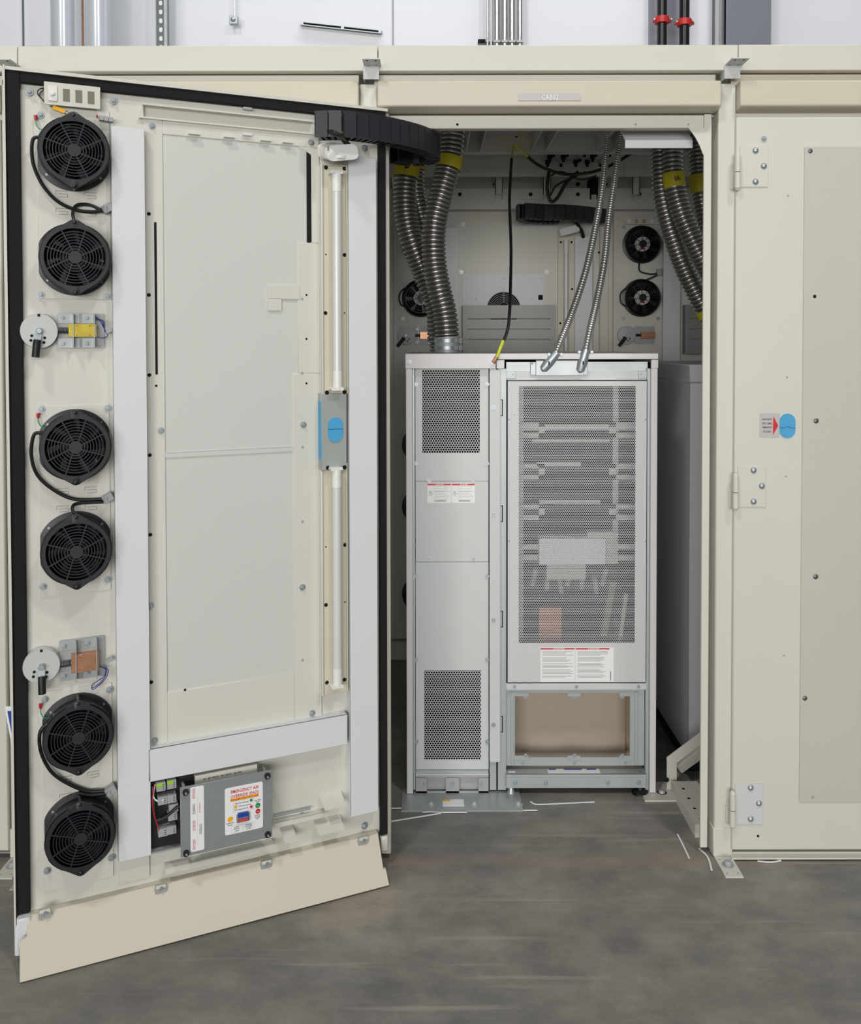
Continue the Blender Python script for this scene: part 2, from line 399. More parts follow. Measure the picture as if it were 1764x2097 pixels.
# ================================================================== ENCLOSURES
def X0(px, Y=0.0): return P(px, 700, Y).x
def Z0(py, Y=0.0, px=1100): return P(px, py, Y).z
zTop = Z0(92, -0.01); zBeam = Z0(145, -0.01); zHdT = Z0(167, -0.02); zHdB = Z0(222, -0.02)
zLipT = Z0(236, 0.02); zLipB = Z0(263, 0.02)
YB = 1.62                                    # inner face of the back doors
pitchX = X0(1487) - X0(757)
enc = {}
info = {'left': ('cream enclosure left of the open bay, mostly hidden behind the open door', X0(757)-pitchX),
        'mid': ('cream walk-in equipment enclosure standing open, marked CAB02', X0(757)),
        'right': ('cream enclosure right of the open bay with its door closed', X0(1487)),
        'far': ('cream enclosure at the left edge of the photo beyond the open door', X0(757)-2*pitchX)}
pw = (X0(1506) - X0(1470)) / 2
def post(mb, cx):
    mb.box(cx-pw, cx+pw, 0.0, 0.09, 0.004, zHdT+0.0, CREAM)
FOOT = None
for key in ('far', 'left', 'mid', 'right'):
    lab, xl = info[key]; xr = xl + pitchX
    e = thing('equipment_enclosure', ((xl+xr)/2, 0.8, 0), lab, 'enclosure', 'row of cream enclosures'); enc[key] = e
    g = MB(); g.box(xl+0.028, xr+0.026, -0.01, 0.05, zBeam, zTop); g.box(xl+0.028, xr+0.026, 0.05, 1.75, zTop-0.01, zTop)
    g.build('top_beam', CREAM, e, bevel=0.002)
    g = MB(); g.box(xl+pw*0.6, xr-pw-0.004, 0.015, 0.04, zHdT, zBeam-0.004); g.build('upper_band', CREAM2 if key == 'right' else CREAM, e)
    g = MB(); x0, x1 = xl+pw+0.001, xr-pw-0.001
    vs_ = [(x0,-0.03,zHdT),(x0,-0.03,zHdB+0.004),(x0,0.0,zHdB-0.004),(x0,0.03,zHdB-0.004),(x0,0.03,zHdT)]
    vs_ += [(x1,v[1],v[2]) for v in vs_]
    g.add(vs_, [(4,3,2,1,0),(5,6,7,8,9),(0,1,6,5),(1,2,7,6),(2,3,8,7),(3,4,9,8),(4,0,5,9)])
    g.build('header', CREAM2, e, bevel=0.004, seg=2)
    g = MB(); post(g, xl); pst = g.build('post', None, e, bevel=0.004, seg=2)
    # base sleeve + foot plate
    g = MB(); g.box(xl-pw-0.003, xl+pw+0.003, -0.003, 0.094, 0.003, 0.085, CREAM); g.build('post_sleeve', None, pst, bevel=0.002)
    g = MB(); g.box(xl-pw, xl+pw, -0.10, 0.004, 0.0, 0.004, CREAM)
    g.lathe([(0.0001,0.016),(0.008,0.016),(0.012,0.012),(0.012,0.005),(0.017,0.005),(0.017,0.003)], (xl, -0.045, 0.0), 16, GALV, True, 'Z')
    for ax, ay in ((-0.015,-0.02),(0.015,-0.02),(-0.015,-0.085),(0.015,-0.085)): g.cyl((xl+ax, ay, 0.004), (xl+ax, ay, 0.0046), 0.003, 8, GALV)
    g.build('foot_plate', None, pst)
    # top bracket
    zb = Z0(138, 0)
    g = MB(); g.box(xl-0.012, xl+0.036, -0.075, 0.0, zb, zb+0.003, RACK); g.box(xl-0.014, xl+0.030, -0.016, -0.012, Z0(165), zb, RACK)
    g.box(xl-0.014, xl-0.010, -0.012, 0.02, Z0(165), zb, RACK)
    for hx, hy, hr in ((0.0,-0.062,.003),(0.024,-0.062,.003),(0.0,-0.015,.003),(0.024,-0.015,.003),(0.012,-0.04,.008)): g.cyl((xl+hx, hy, zb-0.0006), (xl+hx, hy, zb), hr, 12, HOLE if hr < .005 else WHITE)
    for hx, hz, hr in ((-0.004,0.028,.004),(0.020,0.028,.004),(-0.004,0.010,.005),(0.020,0.010,.004)): g.cyl((xl+hx, -0.0166, Z0(165)+hz), (xl+hx, -0.016, Z0(165)+hz), hr, 12, CREAM)
    g.build('top_bracket', None, e, label='grey perforated angle bracket on the post')
# ---- mid enclosure: door frame lip, jambs, gusset, ceiling, base rails, back frame
e = enc['mid']; xl = info['mid'][1]; xr = xl + pitchX
YL = 0.02
jl0, jl1 = X0(779, YL), X0(799, YL); jr0, jr1 = X0(1440, YL), X0(1455, YL)
zj = Z0(1736, YL)
g = MB(); g.box(jl1, jr0, YL, YL+0.03, zLipB, zLipT)
g.box(xl+pw, xr-pw, YL+0.02, YL+0.12, zLipT-0.002, zHdB+0.02)
g.build('door_frame_top', CREAM, e, bevel=0.002)
g = MB(); g.box(jl0, jl1, YL-0.03, YL+.002, zj, zLipT-0.001); g.box(jl0, jl0+0.01, YL, 0.09, zj, zLipT); g.build('door_jamb', CREAM, e, bevel=0.0015)
g = MB(); g.box(jr0, jr1, YL-.001, YL+0.008, zj, zLipT+.002); g.box(jr1-0.003, jr1, YL, 0.06, zj, zLipT); g.box(jr1, xr-pw, 0.055, 0.06, 0.08, zLipT); g.build('door_jamb', CREAM, e, bevel=0.001)
g = MB(); xa = X0(1408, YL); zb_ = Z0(322, YL)
pl = [(xa, zLipB+0.002), (jr0+0.002, zLipB+0.002), (jr0+0.002, zb_)]
for k in range(1, 8):
    t_ = k/8; q = ((1-t_)**2*jr0 + 2*t_*(1-t_)*X0(1428, YL) + t_*t_*xa, (1-t_)**2*zb_ + 2*t_*(1-t_)*Z0(283, YL) + t_*t_*zLipB); pl.append(q)
g.prism(pl, YL, YL+0.004); g.build('corner_gusset', CREAM, e)
for px in (937, 1302, 1410):
    c = P(px, 255, YL); bolt(e, T((c.x, YL, c.z)), 0.7, 'plug' if px == 937 else 'screw', PLUG if px == 937 else RIVET)
# hanging white bracket in the doorway top right
g = MB(); a = P(1281, 266, 0.07); b = P(1419, 303, 0.07)
g.box(a.x, b.x, 0.07, 0.074, b.z, a.z-0.03); g.hull8([(a.x,0.07,a.z-0.028),(b.x,0.07,a.z-0.028),(b.x,0.14,a.z+0.02),(a.x,0.14,a.z+0.02)], [(a.x,0.074,a.z-0.031),(b.x,0.074,a.z-0.031),(b.x,0.144,a.z+0.017),(a.x,0.144,a.z+0.017)])
g.build('deflector', WHITE, e, label='white sheet metal deflector under the door frame')
# name plate CAB02
a = P(1062, 191, -0.03); b = P(1190, 206, -0.03)
g = MB(); x0, x1, z0, z1 = a.x, b.x, b.z, a.z
g.prism([(x0+.004,z1),(x0,z1-.004),(x0,z0),(x1,z0),(x1,z1-.006),(x1-.008,z1)], -0.032, -0.0305, LABELG)
g.text('CAB02', (x0+x1)/2-0.0008, (z0+z1)/2-0.0008, -0.0326, 0.0155, INKG, w=0.047); g.text('CAB02', (x0+x1)/2, (z0+z1)/2-0.001, -0.0330, 0.0155, LABELW, w=0.047)
g.build('name_plate', None, e, label='grey name plate reading CAB02')
# ceiling
zC = 2.275
zt0 = Z0(428, YB-0.08); zt1 = Z0(386, YB-0.08)
for key in ('left', 'mid', 'right'):
    k0 = info[key][1] + 0.0005; k1 = k0 + pitchX - 0.001; ee = enc[key]
    g = MB(); g.box(k0, k1, 0.12, YB+0.1, zC, zC+0.01, CREAM); g.build('roof_panel', None, ee)
    g = MB(); g.box(k0, k1, 0.95, 1.0, zC-0.06, zC, CREAM); g.build('roof_rib', None, ee)
    g = MB(); g.box(k0, k1, 1.32, 1.33, Z0(362, 1.33), zC, CREAM); g.build('roof_rib', None, ee)
    g = MB(); g.box(k0, k1, YB-0.08, YB, zt0, zt1, CREAM); g.box(k0, k1, YB-0.01, YB, zt1, zC, CREAM); g.box(k0, k1, YB-0.085, YB-0.08, zt1-0.004, zt1, CREAM); g.build('rear_transom', None, ee)
    g = MB(); g.box(k0, k1, YB+0.03, YB+0.05, 0, zt0+0.05, CREAM); g.build('rear_wall', None, ee)
    g = MB(); g.box(k0, k1, YB-0.03, YB-0.001, 0, 0.08, CREAM); g.build('rear_sill', None, ee)
for px0, px1 in ((955, 985), (1090, 1120), (1225, 1260)):
    g = MB(); a = P(px0, 275, 0.9); b = P(px1, 275, 0.9); g.box(a.x, a.x+0.004, 0.3, 0.95, zC-0.06, zC); g.box(b.x, b.x+0.004, 0.3, 0.95, zC-0.06, zC); g.build('roof_rib', CREAM, e)
for px, py in ((1058, 278), (1163, 267)):
    c = P(px, py, 0.95); bolt(e, T((c.x, 0.949, c.z)), 1.4, 'plug', PLUG)
# connector plate under ceiling
g = MB(); a = P(1112, 330, 1.28); b = P(1240, 330, 1.28)
g.box(a.x, b.x, 1.03, 1.30, zC-0.028, zC-0.02, STEEL); cp = g.build('gland_plate', None, e, label='bare metal gland plate under the roof')
for i in range(5):
    for j in range(3):
        g = MB()
        x = a.x + 0.02 + i*(b.x-a.x-0.04)/4 + random.uniform(-.008,.008); y = 1.06 + j*0.10
        g.cyl((x, y, zC-0.028), (x, y, zC-0.044), 0.011, 10, HOLE if (i+j) % 3 else ZINC); g.cyl((x, y, zC-0.044), (x, y, zC-0.056), 0.006, 8, HOLE)
        g.build('cable_gland', None, cp)
# rear transom with brackets and plugs
for px in (942, 1087, 1184, 1310):
    c = P(px, 398, YB-0.08); bolt(e, T((c.x, YB-0.08, c.z)), 1.7, 'plug', PLUG)
for px in (1014, 1184, 1240, 1300):
    c = P(px, 377, YB-0.012); bolt(e, T((c.x, YB-0.012, c.z)), 1.9, 'plug', PLUG)
for px in (1023, 1121, 1218, 1304):
    a = P(px-8, 363, YB-0.10); b = P(px+7, 398, YB-0.10)
    g = MB(); g.box(a.x, b.x, YB-0.10, YB-0.096, b.z, a.z); g.box(a.x, a.x+0.003, YB-0.10, YB, b.z-0.02, a.z); g.box(b.x-0.003, b.x, YB-0.10, YB, b.z-0.02, a.z)
    for q in (0.33, 0.66): g.box((a.x+b.x)/2-0.008, (a.x+b.x)/2+0.008, YB-0.1006, YB-0.10, a.z+(b.z-a.z)*q-0.0012, a.z+(b.z-a.z)*q+0.0012, HOLE if px == 1218 else CREAM)
    g.build('cable_bracket', CREAM, e)
# back frame (posts between the back doors) and sill
# base side rail and seismic braces at right
g = MB(); a = PF(1434, 1738, 0.05); xr0 = PF(1440, 1745).x+.055
g.box(xr0-0.055, xr0+0.03, 0.10, 0.36, 0.0, 0.04, CREAM)
for k in range(4): g.cyl((xr0-0.03, 0.13+k*0.06, 0.04), (xr0-0.03, 0.13+k*0.06, 0.0406), 0.005, 10, HOLE)
g.build('base_rail', None, e)
YBr = 0.38
def W(px, py, Y=YBr): return P(px, py, Y)
g = MB()
g.prism([(W(1366,1552).x,W(1366,1552).z),(W(1440,1497).x,W(1440,1497).z),(W(1440,1522).x,W(1440,1522).z),(W(1373,1573).x,W(1373,1573).z),(W(1374,1594).x,W(1374,1594).z),(W(1386,1602).x,W(1386,1602).z),(W(1440,1628).x,W(1440,1628).z),(W(1440,1652).x,W(1440,1652).z),(W(1385,1622).x,W(1385,1622).z),(W(1368,1607).x,W(1368,1607).z)], YBr, YBr+0.006, CREAM)
g.bar(W(1387,1570,.45), W(1442,1530,.45), 0.05, 0.03, CREAM)
g.bar(W(1384,1590,.46), W(1442,1622,.46), 0.04, 0.035, CREAM)
g.build('seismic_brace', None, e, bevel=0.001)
g = MB(); a = PF(1322, 1628, 0.003); b = PF(1386, 1640, 0.003)
g.box(a.x-0.01, W(1386,1640).x, b.y, b.y+0.12, 0, 0.005, CREAM); g.box(W(1366,1607).x, W(1386,1607).x, YBr-0.002, YBr+0.004, 0, W(1370,1560).z, CREAM)
g.lathe([(0.0001,0.016),(0.009,0.014),(0.012,0.005),(0.016,0.005)], (W(1352,1630).x, b.y+0.05, 0), 14, GALV, True, 'Z')
g.build('brace_foot', None, e)
g = MB(); g.bar(W(1325,1480,.95), W(1372,1590,.55), 0.05, 0.01, CREAM, (0,1,0)); g.build('seismic_brace', None, e)
for px, py in ((1366, 1597), (1377, 1623)):
    c = W(px, py, YBr-0.004); bolt(e, T(c), 1.5, 'plug', PLUG)

# ================================================================== FAN TEMPLATE
def make_fan_meshes():
    R = 0.0775; DP = 0.058
    h = MB()      # housing
    n = 64
    def ro(a, R0=0.087, fl=0.079):
        x = R0*math.cos(a); z = R0*math.sin(a)
        if abs(x) > fl: x = math.copysign(fl, x)
        return x, z
    prof = [(1.0, 0.0), (1.0, 0.006), (0.86, 0.008), (0.86, DP-0.008), (0.93, DP-0.006), (0.93, DP-0.002)]
    vs = []
    for s_, t in prof:
        for k in range(n):
            x, z = ro(2*PI*k/n); vs.append((x*s_, -t, z*s_))
    fs = [(i*n+k, i*n+(k+1)%n, (i+1)*n+(k+1)%n, (i+1)*n+k) for i in range(len(prof)-1) for k in range(n)]
    h.add(vs, fs, BLACKP, True)
    h.lathe([(0.069, DP-0.002), (0.069, 0.004), (0.0001, 0.004)], (0,0,0), 48, BLACKD)
    h.lathe([(0.08, DP-0.002), (0.069, DP-0.002)], (0,0,0), 48, BLACKD)
    for a in (40, 140, 220, 320):
        x = 0.081*math.cos(math.radians(a))*0.97; z = 0.081*math.sin(math.radians(a))*1.0
        h.lathe([(0.0001,0.0085),(0.003,0.0085),(0.003,0.006)], (x,0,z), 10, ZINC)
    im = MB()
    im.lathe([(0.0001, 0.036), (0.03, 0.036), (0.034, 0.032), (0.034, 0.008)], (0,0,0), 32, IMPEL)
    for k in range(7):
        a = 2*PI*k/7; vs = []
        for j in range(6):
            r = 0.033 + j*0.0065
            for s_, y in ((-0.30, -0.034), (0.0, -0.024), (0.34, -0.012)):
                vs.append((r*math.cos(a+s_+j*0.04), y, r*math.sin(a+s_+j*0.04)))
        im.add(vs, [(j*3+i, j*3+i+1, j*3+i+4, j*3+i+3) for j in range(5) for i in range(2)], IMPEL, True)
    g = MB()      # grille
    a_t = math.acos(R/0.093)
    def rg(a):
        d = min(abs(((a-PI/2+PI) % (2*PI))-PI), abs(((a+PI/2+PI) % (2*PI))-PI))
        return min(0.0905, R/math.cos(a_t-d)) if d < a_t else R
    n = 96; y0, y1 = DP, DP+0.004
    vs = []
    for f, y in ((1, y0), (1, y1-0.001), (0.985, y1), (0, y1), (0, y0)):
        for k in range(n):
            a = 2*PI*k/n; r = rg(a)*f if f else 0.068
            vs.append((r*math.cos(a), -y, r*math.sin(a)))
    g.add(vs, [(i*n+k, i*n+(k+1)%n, (i+1)*n+(k+1)%n, (i+1)*n+k) for i in range(4) for k in range(n)], BLACKP, False)
    for j in range(7):
        r = 0.0605 - j*0.0068
        g.lathe([(r-0.0009, y0), (r-0.0009, y1+0.0005), (r+0.0009, y1+0.0005), (r+0.0009, y0)], (0,0,0), 56, BLACKP)
    g.lathe([(0.0001, y1+0.001), (0.0150, y1+0.001), (0.0155, y0)], (0,0,0), 24, BLACKP, False)
    for k in range(8):
        a = math.radians(22.5 + 45*k - 4)
        g.bar((0.014*math.cos(a), -(y0+y1)/2, 0.014*math.sin(a)), (0.0695*math.cos(a+0.12), -(y0+y1)/2, 0.0695*math.sin(a+0.12)), 0.0045, 0.0026, BLACKP, (math.sin(a), 0, -math.cos(a)))
    for z in (0.083, -0.083):
        g.lathe([(0.0001, y1+0.0022), (0.0028, y1+0.0022), (0.0045, y1+0.001), (0.0045, y1)], (0,0,z), 12, BLACKD)
        g.cyl((0, -0.005, z), (0, -y0, z), 0.004, 8, BLACKD)
    return tplmesh(h), tplmesh(im), tplmesh(g)
FH, FI, FG = make_fan_meshes()
def fan(parent, M, scale=1.0, grille=True, label=None):
    o = inst(FH, 'cooling_fan', parent, M @ Matrix.Scale(scale, 4), label)
    i = inst(FI, 'impeller', o, WM[o.name]); 
    if grille: inst(FG, 'grille', o, WM[o.name])
    return o
# rear-side view fan (guard spokes and pale motor) for the back doors
h = MB()
h.lathe([(0.088,0.0),(0.088,0.006),(0.076,0.008),(0.076,0.038),(0.082,0.042),(0.076,0.046),(0.072,0.042),(0.072,0.006),(0.0001,0.006)], (0,0,0), 40, BLACKD)
RH = tplmesh(h)
h = MB(); h.lathe([(0.0001,0.03),(0.032,0.03),(0.035,0.027),(0.035,0.008)], (0,0,0), 28, WPLAS); h.lathe([(0.0001,0.034),(0.017,0.034),(0.017,0.03)], (0,0,0), 16, BLACKD)
h.box(-0.008,0.008,-0.0305,-0.03,-0.026,-0.014, REDM)
for k in range(7):
    a = 2*PI*k/7; vs = []
    for j in range(5):
        r = 0.028 + j*0.0105
        for s_, y in ((-0.30, -0.030), (0.0, -0.020), (0.34, -0.010)): vs.append((r*math.cos(a+s_), y, r*math.sin(a+s_)))
    h.add(vs, [(j*3+i, j*3+i+1, j*3+i+4, j*3+i+3) for j in range(4) for i in range(2)], IMPEL, True)
RI = tplmesh(h)
h = MB()
for k in range(8):
    a = 2*PI*k/8+0.2; h.bar((0.008*math.cos(a), -0.042, 0.008*math.sin(a)), (0.074*math.cos(a), -0.042, 0.074*math.sin(a)), 0.003, 0.002, BLACKD, (0,0,1) if abs(math.sin(a))<0.9 else (1,0,0))
for r in (0.016, 0.024, 0.033, 0.045, 0.057, 0.068): h.lathe([(r-0.0007,0.041),(r-0.0007,0.043),(r+0.0007,0.043),(r+0.0007,0.041)], (0,0,0), 36, BLACKD)
RG = tplmesh(h)
def rfan(parent, M, scale=1.0):
    o = inst(RH, 'cooling_fan', parent, M @ Matrix.Scale(scale, 4)); inst(RI, 'impeller', o, WM[o.name]); inst(RG, 'grille', o, WM[o.name]); return o

# ================================================================== OPEN DOOR
door = thing('enclosure_door', None, 'tall cream open door seen from inside, carrying six black fans', 'door', M=DM)
tl = D(12, 138); tr = D(787, 232)
xL = tl.x; xR = tr.x + 0.0; zT = (tl.z + tr.z)/2; zBt = 0.095
g = MB(DM); g.box(xL-0.003, xR, 0.0, 0.045, zBt, zT)         # leaf
g.build('leaf', DOORP, door, bevel=0.002)
# edge return rims
g = MB(DM); g.box(xL-0.006, xL-0.002, -0.02, 0.045, zBt-0.03, zT+0.006); g.box(xL-0.003, xR+0.004, -0.018, 0.0, zT-0.004, zT+0.004); g.build('edge_return', CREAM, door)
# gasket
g = MB(DM)
gl = D(37, 400).x - xL
zg0 = D(45, 1866).z
g.box(xL, xL+0.030, -0.014, 0.0, zg0, zT-0.002); g.box(xL+0.03, xR, -0.014, 0.0, zT-0.030, zT-0.002)
gr = D(773, 800)
g.box(xR-0.0215, xR, -0.014, 0.0, D(780, 1706).z, zT-0.03)
g.build('gasket', GASK, door, bevel=0.003, seg=2)
# lower free corner bracket and hinge foot
g = MB(DM); g.box(xL, xL+0.03, -0.03, 0.0, 0.035, zg0-0.002); g.cyl((xL+0.002, -0.02, 0.02), (xL+0.002, -0.02, 0.09), 0.008, 12); g.build('bottom_corner', WHITE, door, bevel=0.003)
g = MB(DM); g.box(xR-0.022, xR, -0.02, 0.0, 0.045, D(780, 1706).z-0.002); g.build('bottom_corner', CREAM, door, bevel=0.006, seg=3)
# kick flap
fa = D(55, 1872, -0.02); fb = D(772, 1711, -0.02)
zf = (fa.z+fb.z)/2 + 0.0
ftl, ftr = fa.x, D(775, 1711, -0.02).x; fbl = D(40, 2000, -0.10).x; fbr = D(797, 1808, -0.10).x
def flap_pt(x, t, d=0.0):                    # t 0 top .. 1 bottom
    return Vector((x, -0.02 - 0.085*t + d, zf*(1-t) + 0.004*t))
g = MB(DM)
outline = [(ftl, 0), (ftr, 0), (ftr-0.006, 0.68), (fbr, 0.68), (fbr, 1.0), (fbl, 1.0), (fbl, 0.36), (ftl, 0.33)]
n = len(outline); vs_ = [flap_pt(x, t) for x, t in outline] + [flap_pt(x, t, 0.008) for x, t in outline]
g.add(vs_, [tuple(range(n-1,-1,-1)), tuple(range(n, 2*n))] + [(i, (i+1)%n, (i+1)%n+n, i+n) for i in range(n)])
g.box(ftl, ftr, -0.021, 0.0, zf-0.002, zf+0.001)
fl = g.build('kick_flap', CREAM2, door, bevel=0.0015)
for px, py in ((92, 1865), (329, 1815), (545, 1765), (743, 1717)):
    c = D(px, py, -0.028); g = MB(DM)
    g.box(c.x-0.014, c.x+0.014, -0.0335, -0.028, c.z-0.014, c.z+0.006, GALV); g.box(c.x-0.012, c.x+0.012, -0.036, -0.033, c.z-0.001, c.z+0.007, CREAM)
    g.cyl((c.x, -0.042, c.z), (c.x, -0.033, c.z), 0.004, 10, ZINC)
    g.build('clip', None, fl, label='small metal clip')
# mounting plates behind fans, with slots
for (x0, y0, x1, y1) in ((75, 214, 228, 614), (78, 832, 228, 1208), (84, 1418, 233, 1795)):
    g = MB(DM); a, b = pbox(g, DM, x0, y0, x1, y1, -0.003, 0.003); zz = (a.z+b.z)/2
    mp_ = g.build('fan_plate', DOORP, door, bevel=0.0008)
    g = MB(DM)
    for sx in (-0.032, 0.032):
        for sz in (-0.024, 0.018):
            cx = (a.x+b.x)/2 + sx + 0.004; cz = zz + sz + 0.004
            g.box(cx-0.014, cx+0.014, -0.0036, -0.003, cz+0.0065, cz+0.0075); g.box(cx-0.009, cx+0.012, -0.0036, -0.003, cz-0.0005, cz+0.0005)
            g.box(cx+0.012, cx+0.013, -0.0036, -0.003, cz-0.0065, cz-0.0005); g.box(cx-0.008, cx+0.013, -0.0036, -0.003, cz-0.0075, cz-0.0065); g.box(cx-0.0145, cx-0.0137, -0.0036, -0.003, cz-0.002, cz+0.0075)
    g.build('slots', INKG, mp_)
fans_px = [(152, 308, -0.062), (154, 527, -0.062), (155, 916, -0.062), (157, 1130, -0.062), (161, 1511, -0.062), (165, 1717, -0.062)]
fnames = ['topmost fan', 'second fan from the top', 'third fan from the top', 'fourth fan from the top', 'fifth fan from the top', 'lowest fan']
FC = []
for (px, py, off) in fans_px:
    c = D(px, py, off); FC.append(c)
    fan(door, DM @ T((c.x, -0.003, c.z)))
# fan cables with connectors
def dp(px, py, off): q = D(px, py, off); return Vector((q.x, off, q.z))
for pts, r in (([(90,283,-.03),(68,285,-.03),(67,330,-.02),(85,375,-.015),(115,410,-.012),(150,428,-.012),(185,434,-.014),(212,430,-.016)], .0042),
               ([(152,452,-.03),(149,436,-.02),(158,420,-.012),(185,420,-.012),(214,434,-.016)], .004),
               ([(88,888,-.03),(70,890,-.03),(64,930,-.02),(75,970,-.015),(105,1000,-.012),(150,1022,-.012),(208,1022,-.016)], .0042),
               ([(153,1053,-.03),(148,1040,-.02),(160,1031,-.012),(212,1028,-.016)], .004),
               ([(98,1480,-.03),(82,1500,-.03),(84,1540,-.02),(105,1580,-.015),(140,1605,-.012),(180,1620,-.012),(216,1619,-.016)], .0042),
               ([(160,1624,-.012),(185,1628,-.014),(220,1624,-.016)], .006)):
    g = MB(DM); g.tube(spline([dp(*q) for q in pts], 8), r, 8, RUBBER); g.build('fan_cable', None, door)
for px, py in ((219, 427), (220, 1020), (226, 1619)):
    c = dp(px, py, -0.02); g = MB(DM)
    q = [Vector((c.x + u*math.cos(.5)-v*math.sin(.5), y, c.z + u*math.sin(.5)+v*math.cos(.5))) for y in (-0.028, -0.008) for u, v in ((-.011,-.010),(.014,-.010),(.014,.010),(-.011,.010))]
    g.hull8(q[:4], q[4:]); 
    g.build('cable_connector', GREYP, door, bevel=0.0015)
    g = MB(DM)
    for k in (-0.004, 0.004):
        g.box(c.x-0.006+k, c.x-0.003+k, -0.0285, -0.028, c.z-0.006, c.z+0.004)
    g.build('contact_slots', INKG, door)
# ground leads
for px, py in ((73, 242), (78, 852), (83, 1447)):
    g = MB(DM); p0 = dp(px, py, -0.01); g.tube([p0+Vector((0,0,.007)), p0, p0-Vector((0,0,.006))], lambda i: (.004,.004,.002)[i], 8, REDM)
    g.tube(spline([p0, p0+Vector((0.001,-0.004,-0.016)), p0+Vector((.009,-0.006,-.026)), p0+Vector((.022,-0.004,-.028))], 6), .0012, 6, GREENW); g.build('ground_lead', None, door, label='green wire with red crimp terminal')
# bolts
for px, py in ((60,188),(232,206),(83,235),(312,258),(83,603),(220,606),(85,838),(221,836),(88,1202),(221,1187),(92,1433),(225,1413),(97,1784),(229,1757),(638,292),(748,303),(731,268),(330,882),(622,870),(620,1203),(309,1240),(317,1517),(640,1461)):
    c = D(px, py, -0.006); bolt(door, DM @ T((c.x, -0.004, c.z)), 0.9)
for px, py, s_ in ((305,438,.9),(305,604,.9),(306,768,.9),(307,932,.9),(308,1095,.9),(310,1397,.9),(320,790,.6),(379,1413,.6),(628,604,.55),(628,694,.55),(628,785,.55)):
    c = D(px, py, -0.0046); bolt(door, DM @ T((c.x, -0.0042, c.z)), s_, 'plug', PLUG)
# center frame: cream sheet with openings over grey infill
g = MB(DM); a = D(326, 268, -.0012); b = D(648, 1412, -.0012); g.box(a.x, b.x, -.0012, 0, b.z-.02, a.z); g.build('infill_panel', DOORG, door)
yF, dF = -0.0042, 0.0042
xa = D(297, 700, yF).x; xb = D(337, 700, yF).x; xc = D(628, 400, yF).x; xd = D(656, 700, yF).x; xm = D(610, 600, yF).x; xn = D(601, 1000, yF).x
zt = D(300, 243, yF).z; zi = D(338, 275, yF).z; zm0 = D(340, 933, yF).z; zm1 = D(602, 915, yF).z; zb0 = D(342, 1418, yF).z; zb1 = D(307, 1600, yF).z
g = MB(DM)
g.box(xa, xb, yF, 0, zb1, zt); g.box(xb, xd, yF, 0, zi, zt)
z497 = D(620, 497, yF).z; z767 = D(605, 765, yF).z; zch = D(640, 318, yF).z
xe = D(638, 400, yF).x
g.box(xe, xd, yF, 0, z497, zi)
g.box(xm, xd, yF, 0, z767, z497); g.box(xn, xd, yF, 0, zb1, z767)
g.box(xb, xn, yF, 0, zb1, zb0); 
g.prism([(D(611,297,yF).x, zi+.001), (xe+.001, zi+.001), (xe+.001, zch)], yF, 0)
cf = g.build('center_frame', DOORP, door, bevel=0.0012)
g = MB(DM); g.box(xb, xn, -0.0040, 0, zm1-.012, zm1+0.001); g.build('middle_rail', DOORG, cf)
# grooves that bound the two infill fields
g = MB(DM)
g.box(xb+0.003, xn-0.003, -0.0045, -0.004, zm1-0.0004, zm1+0.0004)
g.build('rail_groove', GREYP, cf)
g = MB(DM); a = D(317, 455, yF-.0006); b = D(322, 767, yF-.0006); cxs = (a.x+b.x)/2; g.box(cxs-.003, cxs+.003, yF-0.0006, yF, b.z, a.z); g.build('left_slot', HOLE, cf)
g = MB(DM); a = D(627, 312, -.003); b = D(638, 497, -.003); g.prism([(xe-.0125, a.z+.004), (xe, a.z-.008), (xe, b.z+.003), (xe-.003, b.z), (xe-.0125, b.z)], -0.0032, -0.0012); g.build('right_slot', HOLE, cf)
g = MB(DM); pbox(g, DM, 549, 583, 614, 613, -0.006, 0.005); a = D(549, 612, -.006); b = D(577, 636, -.006); g.prism(rrect(a.x, b.x, b.z, a.z+.003, .003), -0.006, -0.001)
c = D(563, 619, -.0064)
for q in (-1, 1): g.box(c.x+q*.007-.004, c.x+q*.007+.004, -0.0064, -0.006, D(560,612,-.006).z-.0005, D(560,612,-.006).z+.0005, INKG)
for q in (-1, 1): g.tube([(c.x+q*.005-.002, -.0062, c.z-.003), (c.x+q*.005, -.0062, c.z-.0012), (c.x+q*.005+.002, -.0062, c.z-.003)], .0006, 5, INKG)
g.box(c.x-.003, c.x+.003, -0.0064, -0.006, c.z-.0115, c.z-.0105, INKG)
g.mats = [DOORP, INKG]; g.m = [1 if k else 0 for k in g.m] if False else g.m
g.build('latch_tab', DOORP, cf, bevel=0.0005)
# small knock-out rounds on right stile
for px, py in ((619,612),(619,764),(620,916),(620,1068),(620,1352)):
    g = MB(DM); c = D(px, py, yF); g.lathe([(0.0001,.0004),(.0036,.0004),(.004,0)], (c.x, yF, c.z), 14, GREYP); g.build('knockout', None, cf)
# top flange above the frame
g = MB(DM); z1_ = D(300, 205, -0.02).z; z2_ = D(300, 222, -.02).z
g.box(D(292,215,-.02).x, D(642,250,-.02).x, -0.022, 0, z1_-0.012, z1_-0.009); g.box(D(285,250,-.01).x, D(655,250,-.01).x, -0.012, 0, zt-0.001, zt+0.003)
g.box(D(292,215,-.02).x, D(292,215,-.02).x+.003, -0.010, 0, zt, z1_-0.012)
for px in (398, 470, 545, 590):
    c = D(px, 265, -.014); g.box(c.x-.014, c.x+.014, -0.016, -0.004, zt-.030, zt-.028)
g.build('top_flange', DOORP, door)
for px, py in ((507, 222), (507, 275)):
    g = MB(DM); c = D(px, py, -0.012); g.prism(rrect(c.x-.012, c.x+.012, c.z-.003, c.z+.003, .0028), -0.014, -0.0045); g.build('slot_cover', GREYP if py < 250 else WHITE, door)
